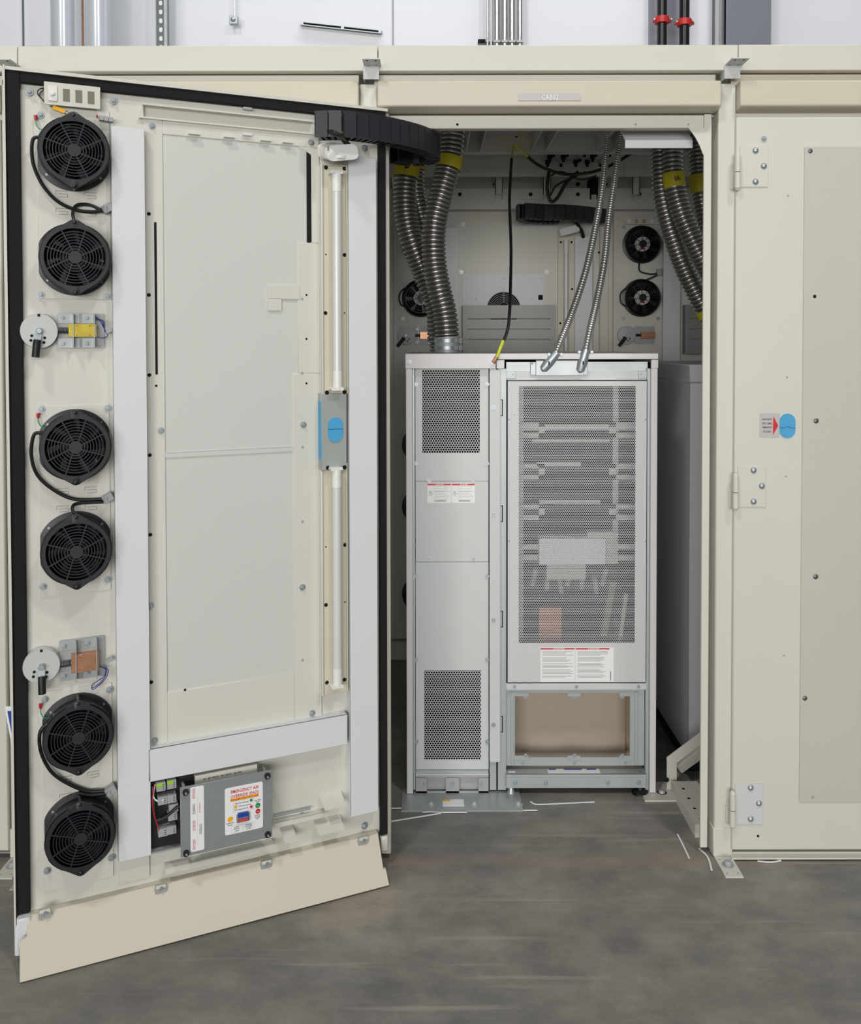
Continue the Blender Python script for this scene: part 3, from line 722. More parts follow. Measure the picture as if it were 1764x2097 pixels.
# white cover strips
def strip(name, x0, y0, x1, y1, x2, y2, off, lab):
    g = MB(DM); a = D(x0, y0, off); b = D(x1, y1, off); c = D(x2, y2, off)
    g.box(a.x, c.x, off, off+0.004, (b.z), a.z); g.box(a.x, a.x+0.002, off, 0, b.z, a.z); g.box(c.x-0.002, c.x, off, 0, b.z, a.z)
    return g.build(name, WHITE, door, bevel=0.0012, label=lab)
OF = -0.03
strip('cover_strip', 227, 258, 240, 1767, 303, 1000, OF, 'white vertical cover strip beside the fans')
strip('cover_strip', 713, 319, 713, 1675, 773, 1000, OF, 'white vertical cover strip beside the right edge')
g = MB(DM); a = D(307, 1535, OF); b = D(712, 1520, OF); 
g.box(a.x-0.004, b.x, OF, OF+0.004, D(307,1602,OF).z, a.z); g.box(a.x, b.x, OF, 0, D(307,1602,OF).z, D(307,1602,OF).z+.002); g.box(a.x, b.x, OF, 0, a.z-.002, a.z)
g.build('cover_strip', WHITE, door, bevel=0.0012, label='white horizontal cover strip above the control panel')
# light fixtures
def fixture(y0, y1, top):
    YF = -0.022
    g = MB(DM); a = D(657, y0, YF); b = D(712, y1, YF)
    g.box(a.x, b.x, YF, 0, b.z, a.z, FIXT); g.box(a.x-.001, a.x+.004, YF-.006, 0, b.z, a.z, DOORP); g.box(b.x-.003, b.x+.001, YF-.006, 0, b.z, a.z, FIXT)
    g.box(a.x, b.x, YF-.006, YF, a.z-.003, a.z, FIXT)
    f = g.build('light_fixture', None, door, bevel=0.001)
    cx = D(691, (y0+y1)/2, YF-.02).x; zt_, zb_ = D(691, y0+14, YF-.02).z, D(691, y1-4 if top else y1-6, YF-.02).z
    if not top: zt_ = D(691, y0+6, YF-.02).z
    g = MB(DM); g.cyl((cx, YF-.018, zb_+.05), (cx, YF-.018, zt_-.05), 0.0122, 20, TUBE); g.build('lamp_tube', None, f)
    for z0_, z1_, d in ((zt_-.055, zt_-.006, 1), (zb_+.006, zb_+.055, -1)):
        g = MB(DM); g.cyl((cx, YF-.018, z0_), (cx, YF-.018, z1_), 0.0128, 20, WPLAS)
        ze = z1_ if d > 0 else z0_
        g.prism(rrect(cx-.02, cx+.014, ze-.003, ze+.006, .003), YF-.030, YF, WPLAS); g.build('lamp_holder', None, f)
    return f
f1 = fixture(336, 806, True); f2 = fixture(950, 1416, False)
for px, py, s_ in ((668,343,1.1),(706,345,1.1),(668,521,.4),(706,522,1),(667,641,1),(706,641,.4)):
    c = D(px, py, -.023); bolt(f1, DM @ T((c.x, -.022, c.z)), s_, 'plug', PLUG)
for px, py, s_ in ((668,1120,.4),(707,1116,1),(668,1239,1),(707,1233,.4),(670,1398,1),(706,1392,1)):
    c = D(px, py, -.023); bolt(f2, DM @ T((c.x, -.022, c.z)), s_, 'plug', PLUG)
g = MB(DM); a = D(657, 806, -.03); b = D(711, 957, -.03); zb2 = D(657, 965, -.03).z
g.box(a.x, b.x, -.03, 0, zb2, a.z); cb = g.build('connector_box', BOXG, door, bevel=0.002)
g = MB(DM); c = D(687, 880, -.031); g.prism(rrect(c.x-.0205, c.x+.0205, c.z-.0335, c.z+.0335, .0203, 8), -.0325, -.03, SKY); g.box(c.x-.0205, c.x+.0205, -.0332, -.0325, c.z+.001, c.z+.0022, BLUE)
g.build('foam_plug', None, cb, label='sky blue foam plug')
g = MB(DM); q = D(655, 870, -.02); g.box(q.x-.001, q.x+.001, -.03, -.01, D(655,940,-.02).z, D(655,822,-.02).z, SKY); g.build('foam_sheet', None, cb)
for px, py in ((670,804),(706,803),(672,958),(706,957)):
    c = D(px, py, -.031); bolt(cb, DM @ T((c.x, -.03, c.z)), 1.1, 'plug', PLUG)
# motion sensor
g = MB(DM); c = D(696, 311, -0.055)
rx = Matrix.Rotation(-0.16, 3, 'Y')
pf = rrect(-.044, .044, -.022, .022, .014, 5)
n = len(pf)
base = Vector((c.x, -0.055, c.z))
lay = []
for y, s_ in ((.045, 1.0), (.03, 1.0), (-.018, 1.0), (-.024, .94)):
    lay += [base + rx @ Vector((p[0]*s_, y*0.9, p[1]*s_*0.9 + (y*0.25))) for p in pf]
g.add(lay, [tuple(range(3*n, 4*n))] + [(i*n+k, (i+1)*n+k, (i+1)*n+(k+1)%n, i*n+(k+1)%n) for i in range(3) for k in range(n)] + [tuple(range(n-1,-1,-1))], WPLAS)
sn = g.build('motion_sensor', None, door, bevel=0.002)
g = MB(DM); q = base + Vector((-.004, -.012, -.020)); g.lathe([(.0001,-.004),(.012,-.004),(.017,-.002),(.017,.006)], q, 24, WPLAS, True, 'Z'); g.build('sensor_lens', None, sn)
g = MB(DM); g.box(base.x-.041, base.x-.037, -0.079, -0.0775, base.z-.004, base.z+.008); g.build('sensor_slot', INKG, sn)
# switch plate
OS = -0.02
g = MB(DM); a = D(90, 166, OS); b = D(206, 224, OS); zb_ = D(90, 213, OS).z
wx = (b.x-a.x); g.box(a.x, b.x, OS, OS+.003, zb_+.0125*0, a.z+0.0)
sp = g.build('switch_plate', CREAM, door, bevel=0.001)
zc = (a.z+zb_)/2
for i in range(3):
    cx = a.x + wx*(0.39+0.22*i); g = MB(DM); g.box(cx-.0075, cx+.0075, OS-.0006, OS, zc-.016, zc+.014, mat('opening_shade', (120,118,100), .7) if i == 0 else bpy.data.materials['opening_shade']); g.build('opening', None, sp)
g = MB(DM); cx = a.x+wx*.15; g.box(cx-.010, cx+.010, OS-.003, OS, zc-.018, zc+.018, WPLAS); g.lathe([(.0001,.009),(.004,.008),(.005,.003)], (cx, OS, zc-.002), 14, WPLAS); g.build('dimmer_switch', None, sp, bevel=0.0006)
g = MB(DM); g.tube(spline([dp(90,180,-.01), dp(80,183,-.012), dp(77,192,-.012), dp(88,205,-.012)], 8), .0015, 6, RUBBER); g.tube(spline([dp(90,182,-.01), dp(83,190,-.012), dp(81,196,-.012), dp(90,208,-.012)], 8), .0015, 6, RUBBER); g.build('switch_wire', None, door)
g = MB(DM); g.bar(dp(108,219,-.014), dp(133,229,-.014), .004, .009, AMBER); g.tube([dp(102,217,-.014), dp(108,219,-.014)], .001, 6, INK); g.tube(spline([dp(133,229,-.014), dp(140,233,-.02), dp(150,236,-.03)],4), .001, 6, LABELW); g.build('tie_tag', None, door, label='yellow tag')
g = MB(DM)
for i in range(3): c = dp(208+9.5*i, 242+1.5*i, -.016); g.box(c.x-.005, c.x+.005, -.022, -.006, c.z-.006, c.z+.005, GREYP)
c = dp(199, 238, -.016); g.box(c.x-.002, c.x+.002, -.02, -.01, c.z-.003, c.z+.003, REDM); g.build('terminal_strip', None, door, bevel=0.0006)
# latches
def latch(cx_px, cy_px, body_m, plate, sol, hd):
    O_ = -0.02
    c = dp(cx_px, cy_px, O_); r = 0.0415
    g = MB(DM); g.lathe([(r,-.018),(r,0),(r-.001,.002),(.0001,.002)], (c.x, O_, c.z), 48, SHELFP)
    g.box(c.x-.003, c.x+.003, O_-.0026, O_-.002, c.z+r-.007, c.z+r-.001, HOLE)
    for ax, az in ((-.016,-.011),(-.018,-.022),(.012,-.016),(.010,-.027)):
        g.lathe([(.0001,.0032),(.0033,.0032),(.0033,.001)], (c.x+ax, O_, c.z+az), 10, HOLE)
    lt = g.build('door_latch', None, door)
    g = MB(DM); g.bar((c.x, O_-.004, c.z+.004), (c.x+hd, O_-.008, c.z-.026), .004, .014, ZINC, (1,0,0)); g.lathe([(.0001,.014),(.006,.014),(.008,.011),(.008,.002)], (c.x, O_, c.z), 6, ZINC, False)
    g.build('latch_arm', None, lt)
    g = MB(DM); g.tube([(c.x+hd, O_-.010, c.z-.022), (c.x+hd*1.3, O_-.012, c.z-.030), (c.x+hd*2.0, O_-.014, c.z-.062)], .0088, 14, RUBBER); g.build('latch_handle', None, lt, label='black rubber handle grip')
    g = MB(DM); a = dp(plate[0], plate[1], -.006); b = dp(plate[2], plate[3], -.006)
    g.prism(rrect(a.x, b.x, b.z, a.z, .004), -.006, -.001, GALV)
    xm1 = a.x + (b.x-a.x)*.47
    g.box(a.x+.002, xm1, -.0075, -.006, a.z-.024, a.z-.001, STEEL); g.box(a.x+.002, xm1, -.0075, -.006, b.z+.001, b.z+.024, STEEL)
    g.box(xm1+.006, b.x-.02, -.0075, -.006, a.z-.024, a.z-.001, STEEL); g.box(xm1+.006, b.x-.02, -.0075, -.006, b.z+.001, b.z+.024, STEEL)
    pt = g.build('solenoid_bracket', None, lt)
    for qx, qz in ((.11,.86),(.62,.86),(.11,.13),(.62,.13)):
        bolt(pt, DM @ T((a.x+(b.x-a.x)*qx, -.0076, b.z+(a.z-b.z)*qz)), .72)
    s0 = dp(sol[0], sol[1], -.026); s1 = dp(sol[2], sol[3], -.026)
    g = MB(DM); g.box(s0.x, s1.x, -.026, -.006, s1.z, s0.z, body_m)
    for qx in (.3,.75):
        for qz in (.15,.85): g.lathe([(.0001,.0004),(.0015,.0004),(.0015,0)], (s0.x+(s1.x-s0.x)*qx, -.026, s1.z+(s0.z-s1.z)*qz), 8, REDM)
    zc_ = (s0.z+s1.z)/2
    g.cyl((s0.x-.028, -.016, zc_), (s0.x, -.016, zc_), .0055, 12, BLACKD)
    for k in range(7): g.cyl((s0.x-.024+k*.0035, -.016, zc_), (s0.x-.0225+k*.0035, -.016, zc_), .008, 12, STRUTM)
    for q in (.17, .92): x = s0.x+(s1.x-s0.x)*q; g.box(x-.0012, x+.0012, -.030, -.006, b.z+.002, a.z-.002, STEEL)
    g.build('solenoid', None, lt, bevel=.0005)
    g = MB(DM); e0 = Vector((s1.x, -.018, s0.z)); e1 = Vector((s1.x+.001, -.018, s1.z))
    if plate[1] < 1000:
        for k in (0, .004, .008): g.tube(spline([e0+Vector((-.002,0,.018-k)), e0+Vector((.008+k,-.004,.008)), e0+Vector((.018,-.006,-.012)), e0+Vector((.02,-.006,-.02))], 6), .0011, 6, BLUEW)
        g.tube(spline([e1, e1+Vector((.012,-.004,-.002)), e1+Vector((.024,-.004,.002)), e1+Vector((.02,-.004,.012))], 6), .0012, 6, BLUEW)
    else:
        for k in (0, .004): g.tube(spline([e1+Vector((0,0,.006)), e1+Vector((.016+k,-.004,-.004)), e1+Vector((.008+k,-.006,-.026)), e1+Vector((-.014,-.006,-.042-k)), e1+Vector((-.016,-.006,-.034)), e1+Vector((.010,-.006,-.018)), e1+Vector((.016,-.006,.006))], 6), .0011, 6, BLUEW)
    q = dp(222 if plate[1] < 1000 else 224, 678 if plate[1] < 1000 else 1352, -.018); g.bar(q-Vector((.008,0,.003)), q+Vector((.008,0,.004)), .010, .009, GREYP)
    g.build('latch_wire', None, lt, label='blue wires with grey plug')
latch(80, 678, GOLD, (117, 641, 214, 713), (140, 663, 198, 690), -.004)
latch(85, 1364, COPPER, (121, 1313, 215, 1383), (146, 1343, 203, 1372), 0.0005)
# lower compartment flanges
g = MB(DM)
za = D(240, 1790, -.02).z
g.box(D(338,1780,-.02).x, D(560,1740,-.02).x, -.03, 0, D(338,1780,-.03).z-.002, D(338,1780,-.03).z+.001)
g.box(D(338,1780,-.02).x, D(560,1740,-.02).x, -.032, -.029, D(338,1787,-.03).z-.004, D(338,1780,-.03).z)
for x0_, x1_, yy in ((580, 608, 1722), (650, 705, 1706), (662, 708, 1655)):
    a = D(x0_, yy, -.04); b = D(x1_, yy, -.04)
    g.hull8([(a.x,0,a.z+.016),(b.x,0,a.z+.016),(b.x,-.045,a.z-.004),(a.x+.004,-.045,a.z-.004)], [(a.x,0,a.z+.014),(b.x,0,a.z+.014),(b.x,-.045,a.z-.006),(a.x+.004,-.045,a.z-.006)])
a = D(560, 1685, -.02); b = D(662, 1662, -.02)
g.box(a.x, b.x, -.025, 0, a.z-.002, a.z); g.box(a.x, b.x, -.026, -.024, a.z-.012, a.z)
g.build('lower_flange', DOORP, door)
g = MB(DM); a = D(560, 1672, -.012); b = D(636, 1657, -.012); g.cyl((a.x, -.012, a.z), (b.x, -.012, a.z), .003, 8); g.build('threaded_rod', ZINC, door)
for px, py in ((619, 1672), (330, 1738), (748, 1693)):
    c = D(px, py, -.008); bolt(door, DM @ T((c.x, -.004, c.z)), .95)
g = MB(DM); pbox(g, DM, 245, 1762, 306, 1795, -.006, .006); g.build('lower_tab', DOORP, door)
# electrical compartment behind the faceplate
g = MB(DM); a = D(308, 1600, -.012); b = D(372, 1725, -.012); g.box(a.x, b.x+.05, -.012, -.001, b.z, a.z, DARKIN); g.box(a.x, b.x, -.03, -.012, b.z-.004, b.z, GALV); eb = g.build('terminal_backplate', None, door)
for px, py, m_ in ((330, 1612, GREYP), (352, 1607, GREYP), (333, 1640, GREYP), (352, 1636, GREYP), (354, 1672, GREYP), (352, 1700, GREYP), (334, 1705, GREYP), (356, 1655, GREYP)):
    c = dp(px, py, -.035); g = MB(DM); g.box(c.x-.011, c.x+.011, -.036, -.012, c.z-.010, c.z+.010, m_)
    if py < 1615: g.box(c.x-.011, c.x+.004, -.0366, -.036, c.z+.002, c.z+.011, GREENL)
    for k in range(3): g.box(c.x+.004, c.x+.007, -.0366, -.036, c.z-.006+k*.005, c.z-.004+k*.005, INK)
    g.build('terminal_block', None, eb, bevel=.0006)
g = MB(DM); g.tube(spline([dp(312,1610,-.02), dp(316,1650,-.03), dp(320,1678,-.03), dp(340,1672,-.035), dp(360,1655,-.04), dp(372,1650,-.04)], 8), .004, 8, RUBBER)
g.tube(spline([dp(316,1608,-.03), dp(312,1640,-.03), dp(316,1668,-.034), dp(326,1700,-.036)], 6), .0014, 6, REDM); g.tube(spline([dp(318,1606,-.02), dp(314,1630,-.028), dp(322,1640,-.03), dp(335,1638,-.036)], 6), .002, 6, LABELW)
g.build('wire_bundle', None, eb)
g = MB(DM); a = D(400, 1592, -.03); b = D(532, 1600, -.03); 
g.box(a.x, D(527,1580,-.03).x, -.03, -.001, D(400,1640,-.03).z, D(400,1590,-.03).z, CREAM)
zq = D(400,1590,-.03).z
for k in range(9): x = a.x+.02+k*.011; g.box(x, x+.006+.002*(k%3), -.0304, -.03, zq-.013, zq-.009, INKG)
g.build('power_supply', None, door, bevel=.001, label='cream power supply box with printed text')
# faceplate
YP = -0.062
a = D(369, 1612, YP); b = D(557, 1578, YP); zt_ = (a.z+b.z)/2; zb_ = (D(372,1752,YP).z + D(557,1718,YP).z)/2
g = MB(DM); g.box(a.x, b.x, YP, YP+.003, zb_, zt_); fp = g.build('control_panel', PLATE, door, bevel=.0005, label='grey metal control panel on standoffs')
x0, x1 = a.x, b.x; W_ = x1-x0; H_ = zt_-zb_
def fx(u): return x0 + W_*u
def fz(v): return zb_ + H_*v
for u, v in ((.055,.93),(.055,.055),(.945,.93),(.945,.06)):
    g = MB(DM); g.lathe([(.0001,.012),(.0028,.012),(.0033,.009)], (fx(u), YP, fz(v)), 12, ZINC); g.lathe([(.0033,.009),(.0065,.009),(.0075,.007),(.0075,0)], (fx(u), YP, fz(v)), 20, RUBBER); g.build('panel_knob', None, fp)
    g = MB(DM); g.cyl((fx(u), YP+.003, fz(v)), (fx(u), 0, fz(v)), .004, 6, GALV); g.build('standoff', None, fp)
yl = YP - .0006
g = MB(DM); g.prism(rrect(fx(.105), fx(.25), fz(.045), fz(.975), .004), yl, YP, LABELW)
for u, v, s_, m_ in ((.135,.88,'OPEN FAN BREAKER',RED),(.15,.88,'DANGER HIGH VOLTAGE',RED),(.135,.66,'TO DISCONNECT FANS',INK),(.15,.66,'TURN BREAKER OFF',INK),(.205,.66,'FAN ENERGY RESET',RED),(.135,.42,'OPERATE CURRENT SWITCH',RED),(.15,.42,'DOOR OPEN TEST',RED),(.205,.35,'EAO FUSE 12V',INK),(.22,.35,'POWER RESET',INK),(.135,.15,'OPEN FUSE',RED),(.15,.15,'POWER TO DOOR',RED)):
    g.text(s_, fx(u), fz(v), yl-.0003, .0026, m_, w=.026, rot=-PI/2)
g.box(fx(.178), fx(.18), yl-.0003, yl, fz(.15), fz(.82), LABELG)
g.build('side_label', None, fp, label='white vertical label with small red and black print')
g = MB(DM); A, B, C_, D_ = fx(.475), fx(.895), fz(.175), fz(.86)
g.prism(rrect(A, B, C_, D_, .005), yl, YP, LABELW); lw = B-A; lh = D_-C_
U = lambda u: A+lw*u
V = lambda v: C_+lh*v
yt = yl-.0004
g.text('EMERGENCY AIR', U(.52), V(.905), yt, .0085, RED, w=lw*.74)
g.text('OVERRIDE (EAO)', U(.52), V(.80), yt, .0085, RED, w=lw*.74)
g.box(U(.14), U(.89), yt, yl, V(.70), V(.755), AMBER); g.text('DANGER HIGH VOLTAGE', U(.515), V(.727), yt-.0003, .0058, RED, w=lw*.73)
g.text('GRN: EAO Face Ready', U(.44), V(.635), yt, .0032, INK, w=lw*.36); g.text('YLW: Door Lock Open', U(.52), V(.565), yt, .0032, INK, w=lw*.34); g.text('RED: Cooling Alarm On', U(.43), V(.50), yt, .0032, INK, w=lw*.36)
for u, v, r, m_ in ((.69,.645,.0037,GREEN),(.275,.572,.0040,AMBER),(.69,.505,.0037,RED),(.865,.50,.0066,GREEN),(.865,.375,.0064,RED),(.135,.33,.0068,AMBER)):
    g.lathe([(.0001,.0016),(r*.9,.0016),(r,.0004)], (U(u), yl, V(v)), 20, m_)
g.text('RUN', U(.865), V(.50), yl-.0018, .0024, LABELW, w=.006); g.text('STOP', U(.865), V(.375), yl-.0018, .0024, LABELW, w=.006)
g.text('EAO FANS', U(.865), V(.615), yt, .0030, INK, w=lw*.17); g.text('READY', U(.865), V(.58), yt, .0030, INK, w=lw*.11)
g.text('COOLING', U(.85), V(.29), yt, .0030, INK, w=lw*.16); g.text('ALARM', U(.85), V(.25), yt, .0030, INK, w=lw*.13); g.text('ON', U(.85), V(.215), yt, .0030, INK, w=lw*.05)
g.text('DOOR LOCK', U(.135), V(.245), yt, .0032, INK, w=lw*.20); g.text('SIGNAL', U(.135), V(.205), yt, .0032, INK, w=lw*.13)
g.text('DOOR', U(.30), V(.135), yt, .0032, INK, w=lw*.11); g.text('SWITCH', U(.30), V(.095), yt, .0032, INK, w=lw*.15); g.text('1 OR 0', U(.30), V(.055), yt, .0032, INK, w=lw*.11)
g.text('SOLENOID', U(.62), V(.135), yt, .0032, INK, w=lw*.18); g.text('AC ALARM', U(.62), V(.095), yt, .0032, INK, w=lw*.18); g.text('12 OR 0', U(.62), V(.055), yt, .0032, INK, w=lw*.13)
for r0 in ((.17,.45,.03,.165),(.48,.77,.03,.165),(.22,.75,.45,.69)):
    for q in ((r0[0],r0[1],r0[2],r0[2]+.003),(r0[0],r0[1],r0[3]-.003,r0[3]),(r0[0],r0[0]+.004,r0[2],r0[3]),(r0[1]-.004,r0[1],r0[2],r0[3])): g.box(U(q[0]), U(q[1]), yt, yl, V(q[2]), V(q[3]), LABELG)
g.build('front_label', None, fp, label='white EMERGENCY AIR OVERRIDE label')
g = MB(DM); g.box(U(.33), U(.60), yl-.008, yl, V(.25), V(.43), BLUE); g.box(U(.30), U(.335), yl-.006, yl, V(.24), V(.40), INKG); g.box(U(.60), U(.635), yl-.006, yl, V(.24), V(.40), INKG)
for k in range(6): x = U(.352+.043*k); g.box(x-.0017, x+.0017, yl-.0084, yl-.008, V(.26), V(.325), ORANGE); g.box(x-.0008, x+.0008, yl-.0084, yl-.008, V(.338), V(.35), LABELW)
g.build('terminal_connector', None, fp, label='blue and orange terminal connector')

# ================================================================== CABLE CHAINS
def chain(pts, hh, th, label, nseg, cat='cable carrier'):
    pp = resample(spline(pts, 12), 1e-3); tot = sum((b-a).length for a, b in zip(pp, pp[1:]))
    pp = resample(pp, tot/nseg)
    t = thing('cable_chain', pp[0]-Vector((0,0,hh)), label, cat)
    n = len(pp)-1
    for i in range(n):
        a, b = pp[i], pp[i+1]; d = (b-a).normalized(); s_ = Vector((0,0,1)).cross(d).normalized(); L_ = (b-a).length
        m0 = a - d*L_*.04; m1 = b + d*L_*.02
        g = MB()
        for q in (-1, 1):       # inner / outer plates
            c0 = m0 + s_*q*th/2; c1 = m1 + s_*q*th/2
            g.bar(c0, c1, .004, hh*2, BLACKP, (0,0,1))
        for zz in (-hh+.002, hh-.002):   # crossbars
            for tt in (.28, .72):
                c = a.lerp(b, tt) + Vector((0,0,zz)); g.bar(c - s_*th/2, c + s_*th/2, L_*.22, .004, BLACKP, (0,0,1))
        c0 = a + s_*(th/2+.0022)*1; g.bar(c0-d*.001, c0+d*.001, .0012, hh*1.6, HOLE, (0,0,1))
        c0 = a - s_*(th/2+.0022)*1; g.bar(c0-d*.001, c0+d*.001, .0012, hh*1.6, HOLE, (0,0,1))
        g.build('chain_link', None, t)
    return t
zc_ = 2.043
def PZ(px, py, z): return PF(px, py, z)
cpts = [PZ(650, 258, zc_), PZ(700, 257, zc_), PZ(755, 263, zc_), PZ(805, 272, zc_), PZ(850, 283, zc_), PZ(880, 295, zc_)]
q = cpts[-1]; cpts += [q+Vector((.012,.06,0)), q+Vector((-.012,.115,0)), q+Vector((-.06,.125,0)), q+Vector((-.105,.09,0))]
chain(cpts, .034, .038, 'black plastic cable chain linking the open door to the bay ceiling', 19)
g = MB(); p = [PZ(672, 268, zc_-.02), PZ(690, 275, zc_-.035), P(704, 290, -.15), P(712, 298, -.14)]
for k in (0, .008): g.tube(spline([v+Vector((k,0,0)) for v in p], 8), .004, 8, RUBBER)
g.build('sensor_cable', **tags('pair of short black cables from the chain down to the white sensor', 'cable'))
g = MB(); g.tube([P(700, 271, -.16), P(712, 274, -.16), P(724, 276, -.15)], .0035, 8, YCAB); g.build('ground_wire', **tags('short yellow green wire under the cable chain on the open door', 'wire'))
zc2 = 1.47 + (705-434)/F*(YB-.25+2.5)
cpts = [P(1074, 436, YB-.25), P(1110, 432, YB-.22), P(1160, 428, YB-.20), P(1205, 425, YB-.14), P(1235, 422, YB-.08)]
for v in cpts: v.z = zc2
q = cpts[0]; cpts = [q+Vector((.17,.16,0)), q+Vector((.06,.14,0)), q+Vector((-.005,.08,0))] + cpts
chain(cpts, .033, .036, 'black plastic cable chain in front of the back door inside the bay', 15)

# ================================================================== BACK DOORS
def back_door(shift, label, full=True):
    t = thing('enclosure_door', (X0(1045, YB)+shift, YB, 0), label, 'door')
    S = T((shift, 0, 0)); 
    def b(x0, y0, x1, y1, off, dep, m, mb=None):
        mb = mb or MB(S); a_ = P(x0, y0, off); b__ = P(x1, y1, off); mb.box(a_.x, b__.x, off, off+dep, b__.z, a_.z, m); return mb
    def pt(px, py, off): q = P(px, py, off); return Vector((q.x, off, q.z))
    zlow = .09
    g = MB(S); a_ = P(806, 433, YB); b__ = P(1228, 433, YB); g.box(a_.x, b__.x, YB, YB+.025, zlow, a_.z, CREAM); g.build('leaf', None, t, bevel=.001)
    g = MB(S); a_ = P(938, 455, YB-.003); b__ = P(1143, 455, YB-.003); g.box(a_.x, b__.x, YB-.004, YB, zlow+.1, a_.z, DOORP); a_ = P(960, 470, YB-.005); b__ = P(1133, 578, YB-.005); g.box(a_.x, b__.x, YB-.0055, YB-.004, b__.z, a_.z, DOORP)
    g.build('center_frame', None, t)
    for x0, x1 in ((905, 940), (1178, 1214)):
        g = MB(S); a_ = P(x0, 466 if x0 < 1000 else 484, YB-.03); b__ = P(x1, 466, YB-.03); g.box(a_.x, b__.x, YB-.03, YB, zlow+.08, a_.z, WHITE); g.build('cover_strip', None, t, bevel=.001, label='white vertical cover strip')
    g = b(947, 563, 1114, 626, YB-.01, .01, WHITE)
    pl_ = g.build('vent_plate', None, t, label='white vent plate')
    for px, py in ((955,570),(1032,570),(1109,570),(975,612),(1089,612)):
        bolt(pl_, S @ T(pt(px, py, YB-.01)), .5, 'rivet', RIVET)
    g = MB(S); c = pt(1032, 632, YB-.012)
    for r in (.076,.068,.060,.052,.044,.036,.028): g.lathe([(r-.0012,.0),(r-.0012,.003),(r+.0012,.003),(r+.0012,.0)], c, 40, BLACKD)
    g.lathe([(.078,.0005),(.0001,.0005)], c+Vector((0,.001,0)), 40, HOLE); g.bar(c+Vector((0,-.004,.10)), c+Vector((0,-.004,.03)), .0012, .0012, GALV, (0,1,0)); g.build('finger_guard', None, pl_)
    g = b(1103, 604, 1112, 614, YB-.012, .003, HOLE); g.build('cable_clip', None, pl_)
    # slotted cover
    a_ = P(948, 625, YB-.05); b__ = P(1137, 712, YB-.05); zb0 = b__.z - .03
    g = MB(S); zs = [P(1000, y, YB-.05).z for y in (625, 652, 654.5, 673, 675.5, 694, 696.5)] + [zb0]
    for i in range(0, 8, 2): g.box(a_.x, b__.x, YB-.05, YB-.047, zs[i+1], zs[i])
    for i in range(1, 7, 2):
        g.box(a_.x, P(958, 600, YB-.05).x, YB-.05, YB-.047, zs[i+1], zs[i]); g.box(P(1127, 600, YB-.05).x, b__.x, YB-.05, YB-.047, zs[i+1], zs[i])
    g.box(a_.x, a_.x+.003, YB-.047, YB, zb0, a_.z); g.box(b__.x-.003, b__.x, YB-.047, YB, zb0, a_.z)
    sc_ = g.build('slotted_cover', SLOTM, t, label='grey slotted sheet cover')
    for px, py in ((953,642),(1132,642),(953,695),(1132,695)): bolt(sc_, S @ T(pt(px, py, YB-.05)), .5, 'rivet', RIVET)
    for px, py in ((948,459),(1133,458),(945,557),(1120,557)): bolt(t, S @ T(pt(px, py, YB-.005)), 1.0)
    # light fixture
    g = MB(S); a_ = P(1143, 484, YB-.015); b__ = P(1177, 484, YB-.015); g.box(a_.x, b__.x, YB-.015, YB, zlow+.1, a_.z, FIXT); lf = g.build('light_fixture', None, t, bevel=.001)
    c = pt(1160, 492, YB-.03); g = MB(S); g.cyl((c.x, c.y, c.z-.06), (c.x, c.y, zlow+.2), .011, 14, TUBE); g.build('lamp_tube', None, lf)
    g = MB(S); g.cyl((c.x, c.y, c.z), (c.x, c.y, c.z-.06), .0125, 14, WPLAS); g.build('lamp_holder', None, lf)
    for px, py in ((1149,496),(1171,496),(1172,592),(1148,662)): bolt(lf, S @ T(pt(px, py, YB-.015)), 1.0, 'plug', PLUG)
    for px, py in ((1233,456),(1233,517),(1233,591)): bolt(t, S @ T(pt(px-6, py, YB-.0006)), 1.0, 'plug', PLUG)
    g = MB(S); c = pt(1165, 473, YB-.05); 
    q = rrect(-.045, .045, -.017, .017, .008); R_ = Matrix.Rotation(-.25, 3, 'Y'); vs_ = [c + R_ @ Vector((x, y, z)) for y in (-.03, .05) for x, z in q]; n = len(q)
    g.add(vs_, [tuple(range(n)), tuple(range(2*n-1, n-1, -1))] + [(i, i+n, (i+1)%n+n, (i+1)%n) for i in range(n)], WPLAS); g.build('motion_sensor', None, t, bevel=.002)
    # fan column
    g = MB(S); a_ = P(822, 445, YB-.003); b__ = P(899, 445, YB-.003); zf_ = P(840, 640, YB).z; g.box(a_.x, b__.x, YB-.003, YB, zf_, a_.z, DOORP); g.build('fan_plate', None, t)
    g = MB(S); a_ = P(826, 448, YB-.02); b__ = P(896, 460, YB-.02); g.box(a_.x, b__.x, YB-.02, YB-.017, b__.z, a_.z, CREAM)
    for k, m_ in enumerate((WPLAS, TAUPE, TAUPE, WPLAS)): x = a_.x+.02+k*.035; g.box(x-.008, x+.008, YB-.021, YB-.02, a_.z-.022, a_.z-.004, m_)
    g.build('switch_plate', None, t)
    for py in (500, 610, 912, 1040, 1220): c = pt(862, py, YB-.04); rfan(t, S @ T((c.x, YB-.003, c.z)), 1.0)
    g = MB(S); g.tube(spline([pt(855,540,YB-.03), pt(858,556,YB-.02), pt(880,562,YB-.02), pt(896,560,YB-.02)], 6), .0035, 7, RUBBER); g.tube(spline([pt(896,563,YB-.02), pt(870,574,YB-.03), pt(830,590,YB-.03), pt(818,605,YB-.02), pt(822,624,YB-.02), pt(838,628,YB-.02)], 6), .0035, 7, RUBBER)
    c = pt(897, 558, YB-.02); g.box(c.x-.01, c.x+.01, YB-.03, YB-.003, c.z-.015, c.z+.015, GREYP); g.build('fan_cable', None, t)
    for px, py in ((826,653),(898,653),(826,466)): bolt(t, S @ T(pt(px, py, YB-.004)), .9)
